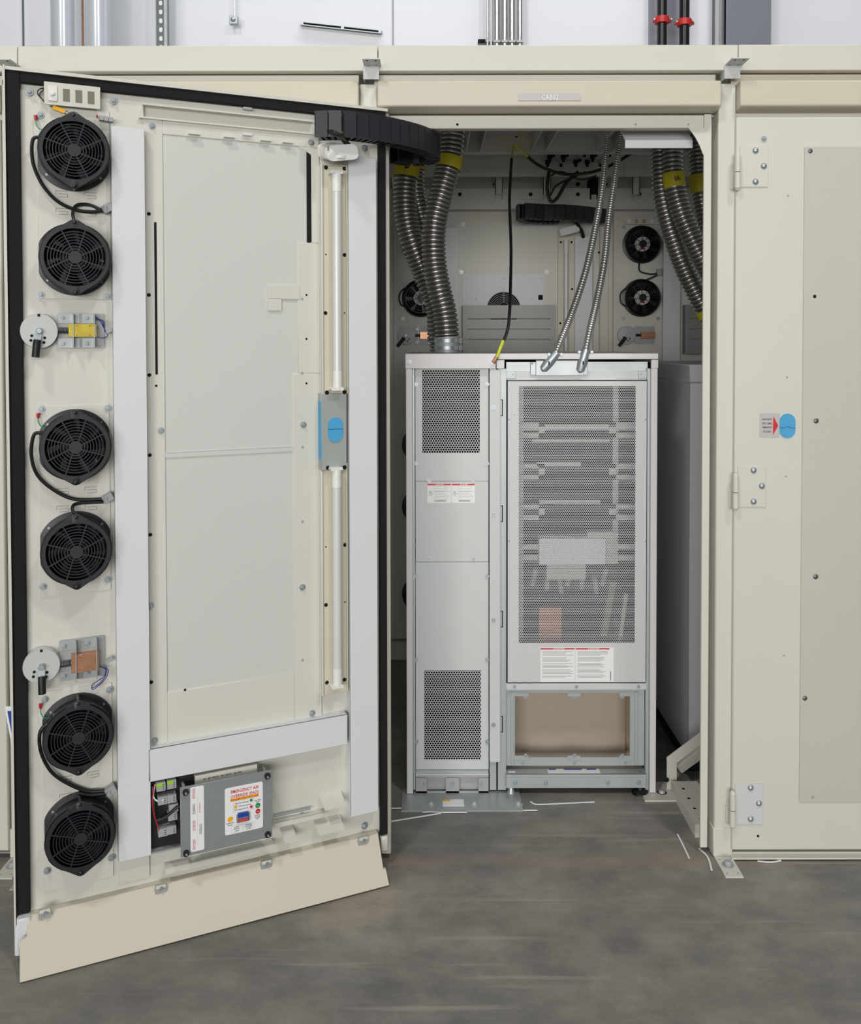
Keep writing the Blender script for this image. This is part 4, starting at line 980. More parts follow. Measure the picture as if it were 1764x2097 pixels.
    # latch
    c = pt(832, 687, YB-.02); g = MB(S); g.lathe([(.042,-.016),(.042,0),(.0001,.002)], c, 36, GALV); g.lathe([(.0001,.01),(.006,.01),(.007,.002)], c, 8, ZINC)
    for ax, az in ((-.016,-.010),(-.012,-.024),(.006,-.026),(.014,-.016)): g.lathe([(.0001,.003),(.0033,.003),(.0033,.001)], c+Vector((ax,0,az)), 8, HOLE)
    lt = g.build('door_latch', None, t)
    g = MB(S); g.tube([c+Vector((-.008,-.01,-.012)), c+Vector((-.022,-.014,-.028)), c+Vector((-.040,-.016,-.050))], .008, 10, RUBBER); g.build('latch_handle', None, lt)
    g = MB(S); a_ = pt(849, 669, YB-.006); b__ = pt(890, 705, YB-.006); g.prism(rrect(a_.x, b__.x, b__.z, a_.z, .003), YB-.006, YB, GALV); g.box(a_.x+.018, a_.x+.021, YB-.016, YB-.006, b__.z, a_.z, STEEL); g.box(b__.x-.012, b__.x-.009, YB-.016, YB-.006, b__.z, a_.z, STEEL)
    g.build('solenoid_bracket', None, lt)
    for u, v in ((.14,.86),(.75,.86),(.14,.12),(.75,.12)): bolt(lt, S @ T((a_.x+(b__.x-a_.x)*u, YB-.0065, b__.z+(a_.z-b__.z)*v)), .7)
    g = MB(S); s0 = pt(861, 680, YB-.025); s1 = pt(889, 694, YB-.025); g.box(s0.x, s1.x, YB-.025, YB-.006, s1.z, s0.z, COPPER); g.cyl((s0.x-.025, YB-.015, (s0.z+s1.z)/2), (s0.x, YB-.015, (s0.z+s1.z)/2), .006, 10, BLACKD); g.build('solenoid', None, lt)
    return t
back_door(0, 'back door of the open bay, seen behind the rack with grey slotted cover')
back_door(X0(1312, YB)-X0(862, YB), 'neighbouring back door with two stacked fans, seen at upper right inside the bay')

# ================================================================== RACK
YR = 0.362
def RP(px, py, off=YR): return P(px, py, off)
rx0, rx1 = RP(832, 900).x, RP(1345, 900).x
rxm = RP(1017, 900).x
zr1 = RP(1000, 724).z; DR = 0.60
rack = thing('equipment_rack', ((rx0+rx1)/2, YR+DR/2, 0), 'light grey two-section equipment rack with perforated doors standing in the open bay', 'rack')
def rb(x0, y0, x1, y1, off, dep, m=None, mb=None):
    mb = mb or MB(); a = P(x0, y0, off); b = P(x1, y1, off); mb.box(a.x, b.x, off, off+dep, b.z, a.z, m); return mb
zr0 = RP(900, 1616).z + .0
# cap
zcap = RP(900, 755).z
g = MB(); g.box(rx0-.002, RP(1016,740).x-.001, YR-.012, YR, zcap, zr1, RACKF); g.box(RP(1016,740).x+.001, rx1+.002, YR-.012, YR, RP(1100,736).z, zr1, RACKF)
g.box(RP(1016,740).x+.001, RP(1033,740).x, YR-.012, YR, zcap, RP(1100,737).z, RACKF); g.box(RP(1333,740).x, rx1+.002, YR-.012, YR, zcap, RP(1100,737).z, RACKF)
g.box(rx0-.002, rx1+.002, YR, YR+DR, zr1-.01, zr1, RACKF)
g.build('top_cap', None, rack, bevel=.0015)
# sides, back
g = MB(); g.box(rx0, rx0+.012, YR+.003, YR+DR, .05, zr1-.01, RACKF); g.build('side_panel', None, rack)
g = MB(); g.box(rx1-.012, rx1, YR+.003, YR+DR, .05, zr1-.01, RACKF); g.build('side_panel', None, rack)
g = MB(); g.box(rx0+.012, rx1-.012, YR+DR-.01, YR+DR, .05, zr1-.01, DARKIN); g.box(rxm-.004, rxm+.004, YR+.05, YR+DR-.01, .05, zr1-.01, DARKIN)
g.box(rx1-.016, rx1-.0125, YR+.02, YR+DR-.01, .42, zr1-.03, DARKIN); g.box(rx0+.0125, rx0+.016, YR+.03, YR+DR-.01, .08, zr1-.03, DARKIN)  # liners added, their dark colour stands in for shade behind the holes
g.box(rx0+.012, rxm, YR+.02, YR+DR-.01, .07, .075, DARKIN); g.build('rack_interior', None, rack)
# outer posts
g = MB(); g.box(rx0, RP(845,900).x, YR-.012, YR+.003, RP(840,1622).z, zcap, RACKF); g.box(RP(845,900).x, RP(850,900).x, YR, YR+.02, RP(840,1618).z, zcap, RACKG); g.build('corner_post', None, rack, bevel=.0015)
g = MB(); g.box(RP(1332,900).x, rx1, YR-.012, YR+.003, RP(1335,1620).z, zcap, RACKF); g.box(RP(1325,900).x, RP(1332,900).x, YR, YR+.02, RP(1335,1618).z, zcap, RACKG); g.build('corner_post', None, rack, bevel=.0015)
# mid posts
g = MB(); rb(1003, 755, 1017, 1618, YR+.003, .03, RACKG, g); rb(1020, 755, 1037, 1618, YR+.003, .03, RACKG, g)
for cy in (835, 1052, 1268, 1483):
    rb(1028.5, cy-17, 1030.5, cy+17, YR+.0024, .001, HOLE, g); rb(1025.5, cy-17, 1030.5, cy-15.5, YR+.0024, .001, HOLE, g); rb(1025.5, cy+15.5, 1030.5, cy+17, YR+.0024, .001, HOLE, g)
mp = g.build('center_post', None, rack, bevel=.0005)
g = MB(); a = RP(1003, 757, YR-.006); b = RP(1025, 1561, YR-.006); g.prism(rrect(a.x, b.x, b.z, a.z, .006), YR-.006, YR+.003, RACK); g.build('post_cover', None, mp, bevel=.001)
for py in (835, 1054, 1270, 1484): c = RP(1011, py, YR-.006); bolt(mp, T((c.x, YR-.006, c.z)), .8)
# perforated sheet
def perf(mb, x0, x1, z0, z1, y, pw_, hole, m, vert=True):
    s_ = pw_/math.sqrt(3); rows = int((z1-z0)/(1.5*s_))+2; cols = int((x1-x0)/pw_)+2
    vs = []; fs = []; th = .0015
    for r in range(rows):
        for c in range(cols):
            cx = x0 + (c+.5*(r % 2))*pw_; cz = z0 + r*1.5*s_
            b = len(vs)
            for k in range(6):
                a = PI/6 + k*PI/3; vs.append((cx+s_*math.cos(a), y, cz+s_*math.sin(a)))
            for k in range(6):
                a = PI/6 + k*PI/3; vs.append((cx+hole*math.cos(a), y, cz+hole*math.sin(a)))
            for k in range(6):
                a = PI/6 + k*PI/3; vs.append((cx+hole*math.cos(a), y+th, cz+hole*math.sin(a)))
            for k in range(6):
                n_ = (k+1) % 6; fs.append((b+k, b+6+k, b+6+n_, b+n_)); fs.append((b+6+k, b+12+k, b+12+n_, b+6+n_))
    mb.add(vs, fs, m)
def framed(mb, X0_, X1_, Z0_, Z1_, hx0, hx1, hz0, hz1, y, th, m):   # sheet with rectangular cut-out
    mb.box(X0_, hx0, y, y+th, Z0_, Z1_, m); mb.box(hx1, X1_, y, y+th, Z0_, Z1_, m); mb.box(hx0, hx1, y, y+th, hz1, Z1_, m); mb.box(hx0, hx1, y, y+th, Z0_, hz0, m)
YD = YR + .008
# left section panels
lx0, lx1 = RP(851, 900, YD).x, RP(1001, 900, YD).x
zA = zcap; zBq = RP(900, 985, YD).z; zCq = RP(900, 1150, YD).z; zDq = RP(900, 1576, YD).z
hx0, hx1, hz0, hz1 = RP(865,900,YD).x, RP(983,900,YD).x, RP(900,928,YD).z, RP(900,757,YD).z
g = MB(); framed(g, lx0, lx1, zBq, zA, hx0, hx1, hz0, hz1, YD, .002, RACK); perf(g, hx0-.004, hx1, hz0-.003, hz1, YD+.0012, .0082, .0037, RACK)
p1 = g.build('perforated_panel', None, rack, label='upper narrow panel with perforated field')
g = MB(); g.box(lx0, lx1, YD-.002, YD+.002, zCq, zBq-.001); p2 = g.build('blank_panel', RACK, rack, bevel=.0008)
hx0, hx1, hz0, hz1 = RP(868,900,YD).x, RP(985,900,YD).x, RP(900,1556,YD).z, RP(900,1373,YD).z
g = MB(); framed(g, lx0, lx1, zDq, zCq-.001, hx0, hx1, hz0, hz1, YD, .002, RACK); perf(g, hx0-.004, hx1, hz0-.003, hz1, YD+.0012, .0082, .0037, RACK)
p3 = g.build('perforated_panel', None, rack, label='lower narrow panel with perforated field')
for px, py in ((852,787),(998,787),(852,949),(998,949),(852,1180),(998,1180),(852,1351),(998,1351),(853,1519),(998,1519),(879,984),(970,984),(880,1145),(970,1145)):
    c = P(px, py, YD-.002); bolt(rack, T((c.x, YD-.002, c.z)), .72)
c = P(839, 741, YR-.012); bolt(rack, T((c.x, YR-.012, c.z)), .7); c = P(1010, 741, YR-.012); bolt(rack, T((c.x, YR-.012, c.z)), .8)
# danger label left
def danger(mb, x0, x1, z0, z1, y, icon, nl):
    h = z1-z0; w = x1-x0
    mb.box(x0, x1, y-.0005, y, z0, z1, LABELW); mb.box(x0+w*.01, x1-w*.01, y-.0008, y-.0005, z1-h*icon[1], z1-h*.015, RED)
    mb.text('DANGER', x0+w*.56, z1-h*icon[1]*.52, y-.0011, h*icon[1]*.62, LABELW, w=w*.27)
    tx = x0+w*.39; tz = z1-h*icon[1]*.55; s_ = h*icon[1]*.34
    mb.add([(tx-s_, y-.0011, tz-s_*.8), (tx+s_, y-.0011, tz-s_*.8), (tx, y-.0011, tz+s_*.9)], [(0,1,2)], LABELW)
    mb.add([(tx-s_*2.6, y-.0011, tz-s_*.6), (tx-s_*1.6, y-.0011, tz-s_*.6), (tx-s_*2.1, y-.0011, tz+s_*.4)], [(0,1,2)], AMBER)
    random.seed(nl)
    for k in range(nl):
        z = z1-h*(icon[1]+.06+k*(.84-icon[1])/nl)
        if nl > 12 and k % 5 == 4: continue
        mb.box(x0+w*icon[0], x0+w*(icon[0]+(.96-icon[0])*random.uniform(.72, 1)), y-.0008, y-.0005, z-h*.0085, z+.0, INKG)
g = MB(); YY = YD-.002
for px0, px1 in ((875.5, 924), (925, 973)):
    a = RP(px0, 990, YY); b = RP(px1, 1030, YY); danger(g, a.x, b.x, b.z, a.z, YY, (.27, .10), 9)
    w = b.x-a.x; h = a.z-b.z; cx, cz = a.x+w*.14, b.z+h*.5
    for q in ((-.05,.12,.03,0),(.03,0,.11,-.04),(-.02,-.02,-.08,-.10),(.0,-.02,.03,-.16),(-.10,.03,-.02,.05),(.0,.05,.07,.13)):
        g.bar((cx+q[0]*w, YY-.001, cz+q[1]*h), (cx+q[2]*w, YY-.001, cz+q[3]*h), .0004, .0007, INK, (0,0,1))
    g.box(a.x+w*.3, b.x-w*.2, YY-.0008, YY-.0005, b.z+h*.09, b.z+h*.12, INK)
g.build('warning_label', None, p2, label='pair of small white DANGER labels with red bars')
# base of the left section
g = MB(); YBs = YR-.004
rb(852, 1577, 1001, 1590, YR+.012, .02, STEEL, g)
zA_, zB_ = P(900,1588,YBs).z, P(900,1620,YBs).z
rb(852, 1588, 1001, 1617, YR+.010, .01, GALV, g); rb(852, 1586, 1001, 1588.5, YBs, .02, WHITE, g)
g.build('base_channel', None, rack)
g = MB(); rb(852, 1588, 1001, 1593, YBs, .004, GALV, g)
for x0, x1 in ((852, 875), (913, 941), (980, 1001)): rb(x0, 1592, x1, 1626, YBs, .004, GALV, g)
rb(852, 1620, 1001, 1631, YBs, .004, GALV, g)
rb(850, 1627, 1003, 1640, YBs, .004, GALV, g)
ap = g.build('anchor_bracket', None, rack, bevel=.0004)
for px in (870, 927, 985): c = P(px, 1604, YBs); bolt(ap, T((c.x, YBs, c.z)), .85)
g = MB(); a = PF(822, 1660, .004); b = PF(1072, 1660, .004); g.box(a.x, b.x, a.y, YBs+.03, .0, .004, STEEL)
for px in (883, 972, 1062): c = PF(px, 1648, .004); g.lathe([(.0001,.014),(.006,.013),(.011,.005),(.016,.004),(.016,0)], (c.x, c.y, .002), 14, GALV, True, 'Z')
fpz = g.build('floor_plate', None, rack, label='galvanised plate bolted to the concrete in front of the rack')
g = MB(); a = PF(907, 1651, .0046); b = PF(950, 1637, .0046); g.box(a.x, b.x, a.y, b.y, .004, .0046, LABELW); g.box(a.x, a.x+.025, b.y-.012, b.y, .0046, .005, AMBER); g.build('floor_plate_label', None, fpz, label='white label with a yellow corner')
# right section
g = MB(); rb(1037, 741, 1327, 760, YR+.014, .002, STEEL, g); rb(1037, 760, 1327, 778, YR+.011, .002, RACK, g)
rb(1037, 760, 1056, 775, YR+.007, .005, RACKG, g); rb(1308, 760, 1327, 775, YR+.007, .005, RACKG, g)
tr_ = g.build('top_rail', None, rack, bevel=.0005)
for px in (1050, 1313): c = P(px, 766, YR+.01); bolt(tr_, T((c.x, YR+.007, c.z)), .45, 'rivet', RIVET)
g = MB(); rb(1087, 741, 1204, 768, YR+.004, .004, STEEL, g); rb(1098, 738, 1196, 769, YR-.004, .008, STEEL, g); cpl = g.build('conduit_plate', None, rack, bevel=.001, label='bare metal conduit entry plate')
c = P(1089, 744, YR+.018); bolt(cpl, T((c.x, YR+.004, c.z)), .55, 'rivet', RIVET)
rx_0, rx_1 = P(1039,900,YR-.002).x, P(1326,900,YR-.002).x
YQ = YR-.002
hx0, hx1, hz0, hz1 = P(1063,900,YQ).x, P(1302,900,YQ).x, P(1200,1317,YQ).z, P(1200,791,YQ).z
zq1, zq0 = P(1200,779,YQ).z, P(1200,1397,YQ).z
g = MB(); framed(g, rx_0, rx_1, zq0, zq1, hx0, hx1, hz0, hz1, YQ, .002, RACK); perf(g, hx0-.003, hx1+.0, hz0-.002, hz1, YQ+.0012, .0062, .0028, RACK)
g.box(rx_0, rx_0+.002, YQ, YQ+.02, zq0, zq1, RACK); g.box(rx_1-.002, rx_1, YQ, YQ+.02, zq0, zq1, RACK); g.box(rx_0, rx_1, YQ, YQ+.03, zq1-.002, zq1, RACK)
rd = g.build('rack_door', None, rack, label='perforated rack door')
g = MB(); rb(1037, 1400, 1325, 1413, YQ, .012, RACK, g); dr = g.build('door_rail', None, rack, bevel=.0015)
for px in (1054, 1181, 1308): c = P(px, 1406, YQ); bolt(dr, T((c.x, YQ, c.z)), .6)
for px in (1054, 1313):
    for py in (843, 998, 1153, 1306):
        c = P(px, py, YQ-.001); g = MB(); g.prism(rrect(c.x-.0022, c.x+.0022, c.z-.009, c.z+.009, .002), YQ-.003, YQ, RACKF); g.build('door_hook', None, rd)
for px, py in ((1043, 859), (1322, 859), (1043, 1108), (1322, 1108)): c = P(px, py, YQ); bolt(rd, T((c.x, YQ, c.z)), .55, 'rivet', RIVET)
g = MB(); YY = YQ-.0002
a = P(1107, 1326, YY); b = P(1178, 1396, YY); danger(g, a.x, b.x, b.z, a.z, YY, (.06, .055), 22)
a = P(1179, 1326, YY); b = P(1249, 1396, YY); danger(g, a.x, b.x, b.z, a.z, YY, (.06, .055), 23)
b2 = P(1257, 1396, YY); g.box(b.x, b2.x, YY-.0005, YY, b.z, a.z, LABELW); g.box(b.x+.002, b.x+.004, YY-.0008, YY-.0005, b.z+.004, b.z+.035, INK)
g.build('warning_label', None, rd, label='large double white DANGER label with red bars')
# equipment inside the rack
YI = YR + .09
for py in (880, 965, 1048, 1130):
    for s_ in (0, 1):
        g = MB()
        x0, x1 = (1060, 1116) if s_ == 0 else (1248, 1306)
        rb(x0, py-15, x1, py-6, YI, .003, SHELFP, g); rb(x0, py+7, x1, py+17, YI, .003, SHELFP, g); rb(*((1104, py-15, 1116) if s_ == 0 else (1248, py-15, 1262)), py+17, YI, .003, SHELFP, g)
        g.build('shelf_bracket', None, rack)
g = MB(); rb(1060, 870, 1306, 880, YI+.004, .003, SHELFP, g); rb(1090, 900, 1250, 906, YI+.05, .02, SHELFP, g); rb(1060, 790, 1072, 1320, YI+.01, .01, GALV, g); rb(1256, 790, 1266, 1150, YI+.01, .01, GALV, g); rb(1100, 946, 1190, 955, YI, .006, SHELFP, g); rb(1105, 1024, 1230, 1032, YI, .006, SHELFP, g); g.build('equipment_shelf', None, rack)
g = MB(); a = P(1105, 1092, YI-.03); 
rb(1105, 1103, 1240, 1156, YI-.035, .05, LABELW, g); rb(1204, 1090, 1266, 1155, YI-.01, .03, LABELG, g); rb(1120, 1156, 1200, 1187, YI-.01, .03, SHELFP, g); g.build('document_holder', None, rack, label='pale box behind the perforated door')
g = MB()
for q in range(7): c = P(1098+q*24, 1165+(q%3)*8, YI+.02); g.cyl(c, c+Vector((.01*(q%3-1), .02, -.06)), .009, 8, GREYP)
rb(1105, 1245, 1150, 1318, YI+.02, .02, mat('orange_brown', (190,120,95), .6), g)
g.bar(P(1282, 1215, YI), P(1268, 1318, YI), .012, .02, LABELG, (0,1,0)); g.bar(P(1255, 1190, YI), P(1235, 1300, YI), .02, .03, mat('khaki', (120,118,100), .7), (0,1,0)); g.build('rack_cabling', None, rack)
# lower opening
g = MB(); Ya = YR+.012
x0, x1 = P(1037,1,Ya).x, P(1326,1,Ya).x
framed(g, x0, x1, P(1,1570,Ya).z, P(1,1413,Ya).z, P(1056,1,Ya).x, P(1296,1,Ya).x, P(1,1553,Ya).z, P(1,1421,Ya).z, Ya, .003, RACKG)
rb(1047, 1417, 1052, 1566, Ya-.004, .004, RACKG, g); rb(1301, 1417, 1306, 1566, Ya-.004, .004, RACKG, g)
for px, wd in ((1063, 20), (1176, 13), (1289, 20)):
    rb(px-wd, 1417, px+wd, 1426, Ya-.002, .004, RACKG, g); rb(px-wd, 1548, px+wd, 1557, Ya-.002, .004, RACKG, g)
wf = g.build('window_frame', None, rack, bevel=.0004)
for px in (1077, 1177, 1275): c = P(px, 1427, Ya-.002); bolt(wf, T((c.x, Ya-.002, c.z)), .65); c = P(px, 1547, Ya-.002); bolt(wf, T((c.x, Ya-.002, c.z)), .65)
for px in (1071, 1177, 1281): c = P(px, 1562, Ya); bolt(wf, T((c.x, Ya, c.z)), .6)
Yp = Ya+.10
g = MB(); rb(1050, 1410, 1281, 1570, Yp, .004, TAUPE, g); rb(1281, 1410, 1310, 1570, Yp+.01, .004, TAN, g); g.build('rear_cover', None, rack, label='taupe metal sheet inside the lower opening')
g = MB(); a = P(1037, 1585, YR-.012); b = P(1324, 1614, YR-.012); g.box(a.x, b.x, YR-.012, YR-.009, b.z, a.z, RACKG); g.box(a.x, b.x, YR-.012, YR+.06, a.z-.003, a.z, RACKG); bc = g.build('base_channel', None, rack, bevel=.001)
for px in (1055, 1118, 1245, 1309): c = P(px, 1602, YR-.012); bolt(bc, T((c.x, YR-.012, c.z)), .85)
g = MB(); c0 = P(1125, 1585, YR-.012); zz = a.z+.0005; g.box(P(1125,1,YR).x, P(1234,1,YR).x, YR-.008, YR+.022, zz-.0006, zz, LABELW); 
for u0, u1 in ((1128,1143),(1160,1198),(1208,1228)): g.box(P(u0,1,YR).x, P(u1,1,YR).x, YR+.014, YR+.022, zz, zz+.0004, BLUE)
g.box(P(1042,1,YR).x, P(1057,1,YR).x, YR-.004, YR+.008, zz-.0006, zz, LABELW); g.build('base_label', None, bc, label='white label with blue bars')
for px in (1047, 1311):
    c = P(px, 1620, YR+.0); g = MB(); g.cyl((c.x, YR+.0, .02), (c.x, YR+.0, .07), .006, 10, ZINC); g.lathe([(.0001,.022),(.008,.022),(.010,.014),(.026 if px > 1200 else .014,.006),(.027 if px > 1200 else .016,0)], (c.x, YR, 0), 20, RUBBER if px > 1200 else ZINC, True, 'Z'); g.build('leveling_foot', None, rack)
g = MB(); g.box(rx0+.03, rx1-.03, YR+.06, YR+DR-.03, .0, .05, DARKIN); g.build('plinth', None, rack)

# ================================================================== neighbouring cabinet on the right
XB = P(1415, 748, .50).x
zb1 = P(1415, 747, .50).z
t = thing('battery_cabinet', (XB+.3, .75, 0), 'plain purple-grey cabinet right of the perforated rack, partly behind the door jamb', 'cabinet')
g = MB(); g.box(XB, XB+.6, .50, 1.22, .05, zb1-.06, BOXP); g.build('body', None, t, bevel=.002)
g = MB(); g.box(XB-.004, XB+.604, .494, 1.226, zb1-.06, zb1, BOXP); g.build('lid', None, t, bevel=.003)
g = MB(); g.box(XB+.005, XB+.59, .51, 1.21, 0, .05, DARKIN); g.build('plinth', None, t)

# ================================================================== DUCTS, CONDUITS, CABLES
def flex(name, pts, r, pitch_, amp, m, label, cat, bands=(), group=None, n=24, collar=None, mark=None):
    pp = resample(spline(pts, 14), pitch_/8); GR = (1, .5, .15, .02, 0, .02, .15, .5)
    t = thing(name, pp[-1], label, cat, group)
    g = MB(); g.tube(pp, lambda i: r - amp*GR[i % 8], n, m, False); g.build('hose', None, t)
    for (u0, u1) in bands:
        i0, i1 = int(u0*(len(pp)-1)), int(u1*(len(pp)-1)); g = MB(); g.tube(pp[i0:i1+1], lambda i: r + .0012, n, YTAPE, False); bd = g.build('tape_band', None, t, label='yellow tape band')
        if mark:
            c = (pp[i0]+pp[i1])/2 - Vector((0, r+.0025, 0)); g = MB(); g.text(mark, c.x, c.z, c.y, .018, INK, w=.02, rot=-PI/2 if mark == '3' else .3); g.build('handwriting', None, bd)
    if collar:
        i0 = int(collar*(len(pp)-1)); g = MB(); g.tube(pp[i0:], lambda i: r+.002, n, GALV, False); cl = g.build('collar', None, t, label='metal collar with two clamps')
        for q in (.25, .7):
            c = pp[i0].lerp(pp[-1], q); g = MB(); g.tube([c+Vector((0,0,-.006)), c+Vector((0,0,.006))], r+.004, n, ZINC, False)
            g.cyl(c+Vector((.012,-r-.006,0)), c+Vector((.05,-r-.004,0)), .004, 8, ZINC); g.cyl(c+Vector((.03,-r-.006,-.007)), c+Vector((.03,-r-.006,.007)), .007, 8, ZINC); g.cyl(c+Vector((.046,-r+.002,-.008)), c+Vector((.046,-r+.002,.008)), .008, 8, ZINC); g.build('clamp', None, cl)
    return t
flex('flexible_duct', [P(930,235,.62), P(928,270,.62), P(922,325,.62), P(906,390,.61), P(890,460,.60), P(889,530,.60), P(899,590,.60), P(911,640,.60), P(916,690,.60), P(916,722,.60)], .0435, .0158, .009, FLEX,
     'wide silver corrugated hose from the roof opening down to the rack top', 'hose', bands=((.175,.225),), group='wide corrugated hoses', collar=.935)
flex('flexible_duct', [P(838,255,.70), P(837,320,.70), P(830,380,.70), P(831,440,.70), P(845,500,.70), P(869,560,.71), P(893,620,.71), P(903,690,.71), P(905,719,.71)], .0435, .0158, .009, FLEX,
     'silver corrugated hose with a 3 written on its yellow band, below the cable chain', 'hose', bands=((.155,.225),), group='wide corrugated hoses', mark='3')
flex('flexible_duct', [P(848,260,.84), P(850,330,.84), P(853,400,.84), P(868,460,.84), P(876,520,.86), P(890,600,.86), P(895,700,.86)], .036, .0158, .008, FLEX,
     'silver corrugated hose half hidden behind the left hose pair', 'hose', bands=((.14,.20),), group='wide corrugated hoses')
flex('flexible_duct', [P(1352,262,.80), P(1354,330,.80), P(1358,400,.80), P(1374,470,.80), P(1398,540,.80), P(1424,595,.80), P(1448,640,.80), P(1470,690,.80)], .0375, .0158, .008, FLEX,
     'dark corrugated hose left of the right-hand group, bending down behind the jamb', 'hose', bands=((.86,.90),), group='wide corrugated hoses')
flex('flexible_duct', [P(1380,262,.72), P(1378,320,.72), P(1382,378,.72), P(1398,440,.72), P(1424,500,.72), P(1452,555,.72), P(1480,610,.72)], .0375, .0158, .008, FLEX,
     'corrugated hose with a broad yellow band with handwriting, at the upper right', 'hose', bands=((.25,.33),), group='wide corrugated hoses', mark='06')
flex('flexible_duct', [P(1428,262,.92), P(1430,320,.92), P(1434,378,.92), P(1444,440,.92), P(1462,500,.92)], .0375, .0158, .008, FLEX,
     'rearmost corrugated hose showing only beside the right jamb', 'hose', bands=((.40,.55),), group='wide corrugated hoses')
for pts, lab, fit in (([(1246,250,.75),(1243,290,.72),(1236,370,.66),(1221,460,.60),(1200,555,.52),(1172,640,.46),(1150,695,.385),(1137,727,.355)], 'thin shiny flexible conduit, left one of the pair running to the rack plate', (1112,757)),
                      ([(1274,250,.75),(1270,290,.72),(1259,370,.66),(1247,450,.60),(1239,530,.54),(1224,610,.48),(1209,675,.39),(1199,722,.355)], 'thin shiny flexible conduit, right one of the pair running to the rack plate', (1188,760))):
    pp = [P(*q) for q in pts]
    t = flex('flexible_conduit', pp, .0122, .0098, .0062, COND, lab, 'conduit', group='thin flexible conduits', n=14)
    e_ = pp[-1]; f0 = P(fit[0], fit[1], YR-.002)
    g = MB(); dd = (f0-e_); g.tube([e_-dd*.18, e_+dd*.1, e_+dd*.6, e_+dd*.95, f0+Vector((0,.004,0))], lambda i: (.0135,.0155,.0165,.0140,.0085)[i], 16, ZINC)
    c = e_+dd*.55; g.box(c.x-.0018, c.x+.0018, c.y-.0185, c.y-.012, c.z-.006, c.z+.006, HOLE)
    g.build('angle_fitting', None, t, label='cast metal angle fitting')
    for s_ in (-1, 1): c = e_ + Vector((s_*.020, -.002, .002)); g = MB(); g.lathe([(.0001,.006),(.005,.006),(.006,.003),(.006,0)], c, 10, ZINC); g.cyl(c+Vector((0,0,0)), c-Vector((s_*.014,0,0)), .003, 8, ZINC); g.build('fitting_screw', None, t)
def cable(name, segs, lab, cat='cable'):
    t = thing(name, segs[0][0][-1], lab, cat)
    for pts, r, m, nm in segs: g = MB(); g.tube(spline(pts, 8), r, 8, m); g.build(nm, None, t, **({'label': 'yellow green sleeve'} if m is YCAB else {}))
    return t
cc = P(1052, 297, .93)
cable('ground_cable', [([cc, P(1050,310,.91), P(1048,326,.85)], .0042, YCAB, 'sleeve'),
      ([P(1048,325,.85), P(1044,400,.72), P(1045,450,.65), P(1047,510,.58), P(1046,580,.48), P(1044,640,.42), P(1040,675,.385), P(1031,700,.362)], .0052, RUBBER, 'sheath'),
      ([P(1031,698,.36), P(1024,716,.346), P(1018,733,.343)], .0052, YCAB, 'sleeve'),
      ([P(1018,731,.343), P(1014,738,.342), P(1010,743,.341)], .007, COPPER, 'lug')], 'thin black grounding cable hanging from the roof to the rack top with yellow-green ends')
cable('ground_cable', [([cc+Vector((.004,0,0)), P(1068,308,.93), P(1081,321,.94)], .0045, YCAB, 'sleeve'),
      ([P(1080,320,.94), P(1110,342,1.02), P(1160,357,1.1), P(1215,352,1.1), P(1260,334,1.1), P(1310,303,1.1)], .0065, RUBBER, 'sheath')], 'black cable sagging under the roof behind the thin conduits')
g = MB(); g.tube(spline([P(1125,350,1.2), P(1121,385,1.2), P(1128,412,1.2), P(1142,405,1.2), P(1160,375,1.2), P(1185,352,1.2)], 8), .0075, 8, RUBBER)
g.tube(spline([P(1128,400,1.2), P(1140,380,1.2), P(1170,365,1.2), P(1200,352,1.2)], 8), .004, 8, RUBBER)
g.tube(spline([P(1128,360,1.2), P(1150,352,1.2), P(1190,368,1.2), P(1222,360,1.2)], 8), .004, 8, RUBBER)
g.build('hanging_cable', **tags('looped black cable hanging below the gland plate at the back', 'cable'))
g = MB(); g.tube(spline([P(1150,446,YB-.1), P(1175,452,YB-.1), P(1190,470,YB-.06), P(1195,486,YB-.03)], 8), .008, 8, RUBBER); g.build('hanging_cable', **tags('short black cable curving from the rear cable chain to the back door', 'cable'))

# ================================================================== RIGHT CLOSED DOOR
YFd = -0.012
xh = X0(1506, YFd); xe = xh + .93; zdt = Z0(240, YFd); zdb = Z0(1741, YFd, 1600)
rdoor = thing('enclosure_door', (xh+.46, 0, 0), 'closed cream door at the right edge with three hinges and a blue oval plug', 'door')
g = MB(); g.box(xh, xe, YFd, .02, zdb, zdt, CREAM); g.build('leaf', None, rdoor, bevel=.004, seg=2)
g = MB(); a = P(1649, 300, YFd-.003); b = P(1640, 1643, YFd-.003); g.prism(rrect((a.x+b.x)/2-.002, xe-.12, b.z, a.z, .004), YFd-.003, YFd, RDOOR); ip = g.build('raised_panel', None, rdoor, bevel=.0008)
for px, py, s_ in ((1660,309,1),(1672,862,1.1),(1671,1181,1.1),(1649,1430,1),(1665,1632,.7)):
    c = P(px, py, YFd-.003); g = MB(); g.lathe([(.0001,.002),(.004*s_,.002),(.0055*s_,.001),(.007*s_,0)], (c.x, YFd-.003, c.z), 16, STRUTM if s_ > .8 else GREYP); g.build('screw', None, ip)
c = P(1669, 607, YFd-.003); bolt(ip, T((c.x, YFd-.003, c.z)), .9, 'plug', PLUG); c = P(1553, 1712, YFd); bolt(rdoor, T((c.x, YFd, c.z)), .7, 'plug', PLUG)
for px, py, s_ in ((1614,400,.6),(1612,772,.55),(1610,975,.55),(1606,1342,.55)):
    c = P(px, py, YFd); bolt(rdoor, T((c.x, YFd, c.z)), s_, 'rivet', RIVET)
c = P(1565, 284, YFd); bolt(rdoor, T((c.x, YFd, c.z)), .9)
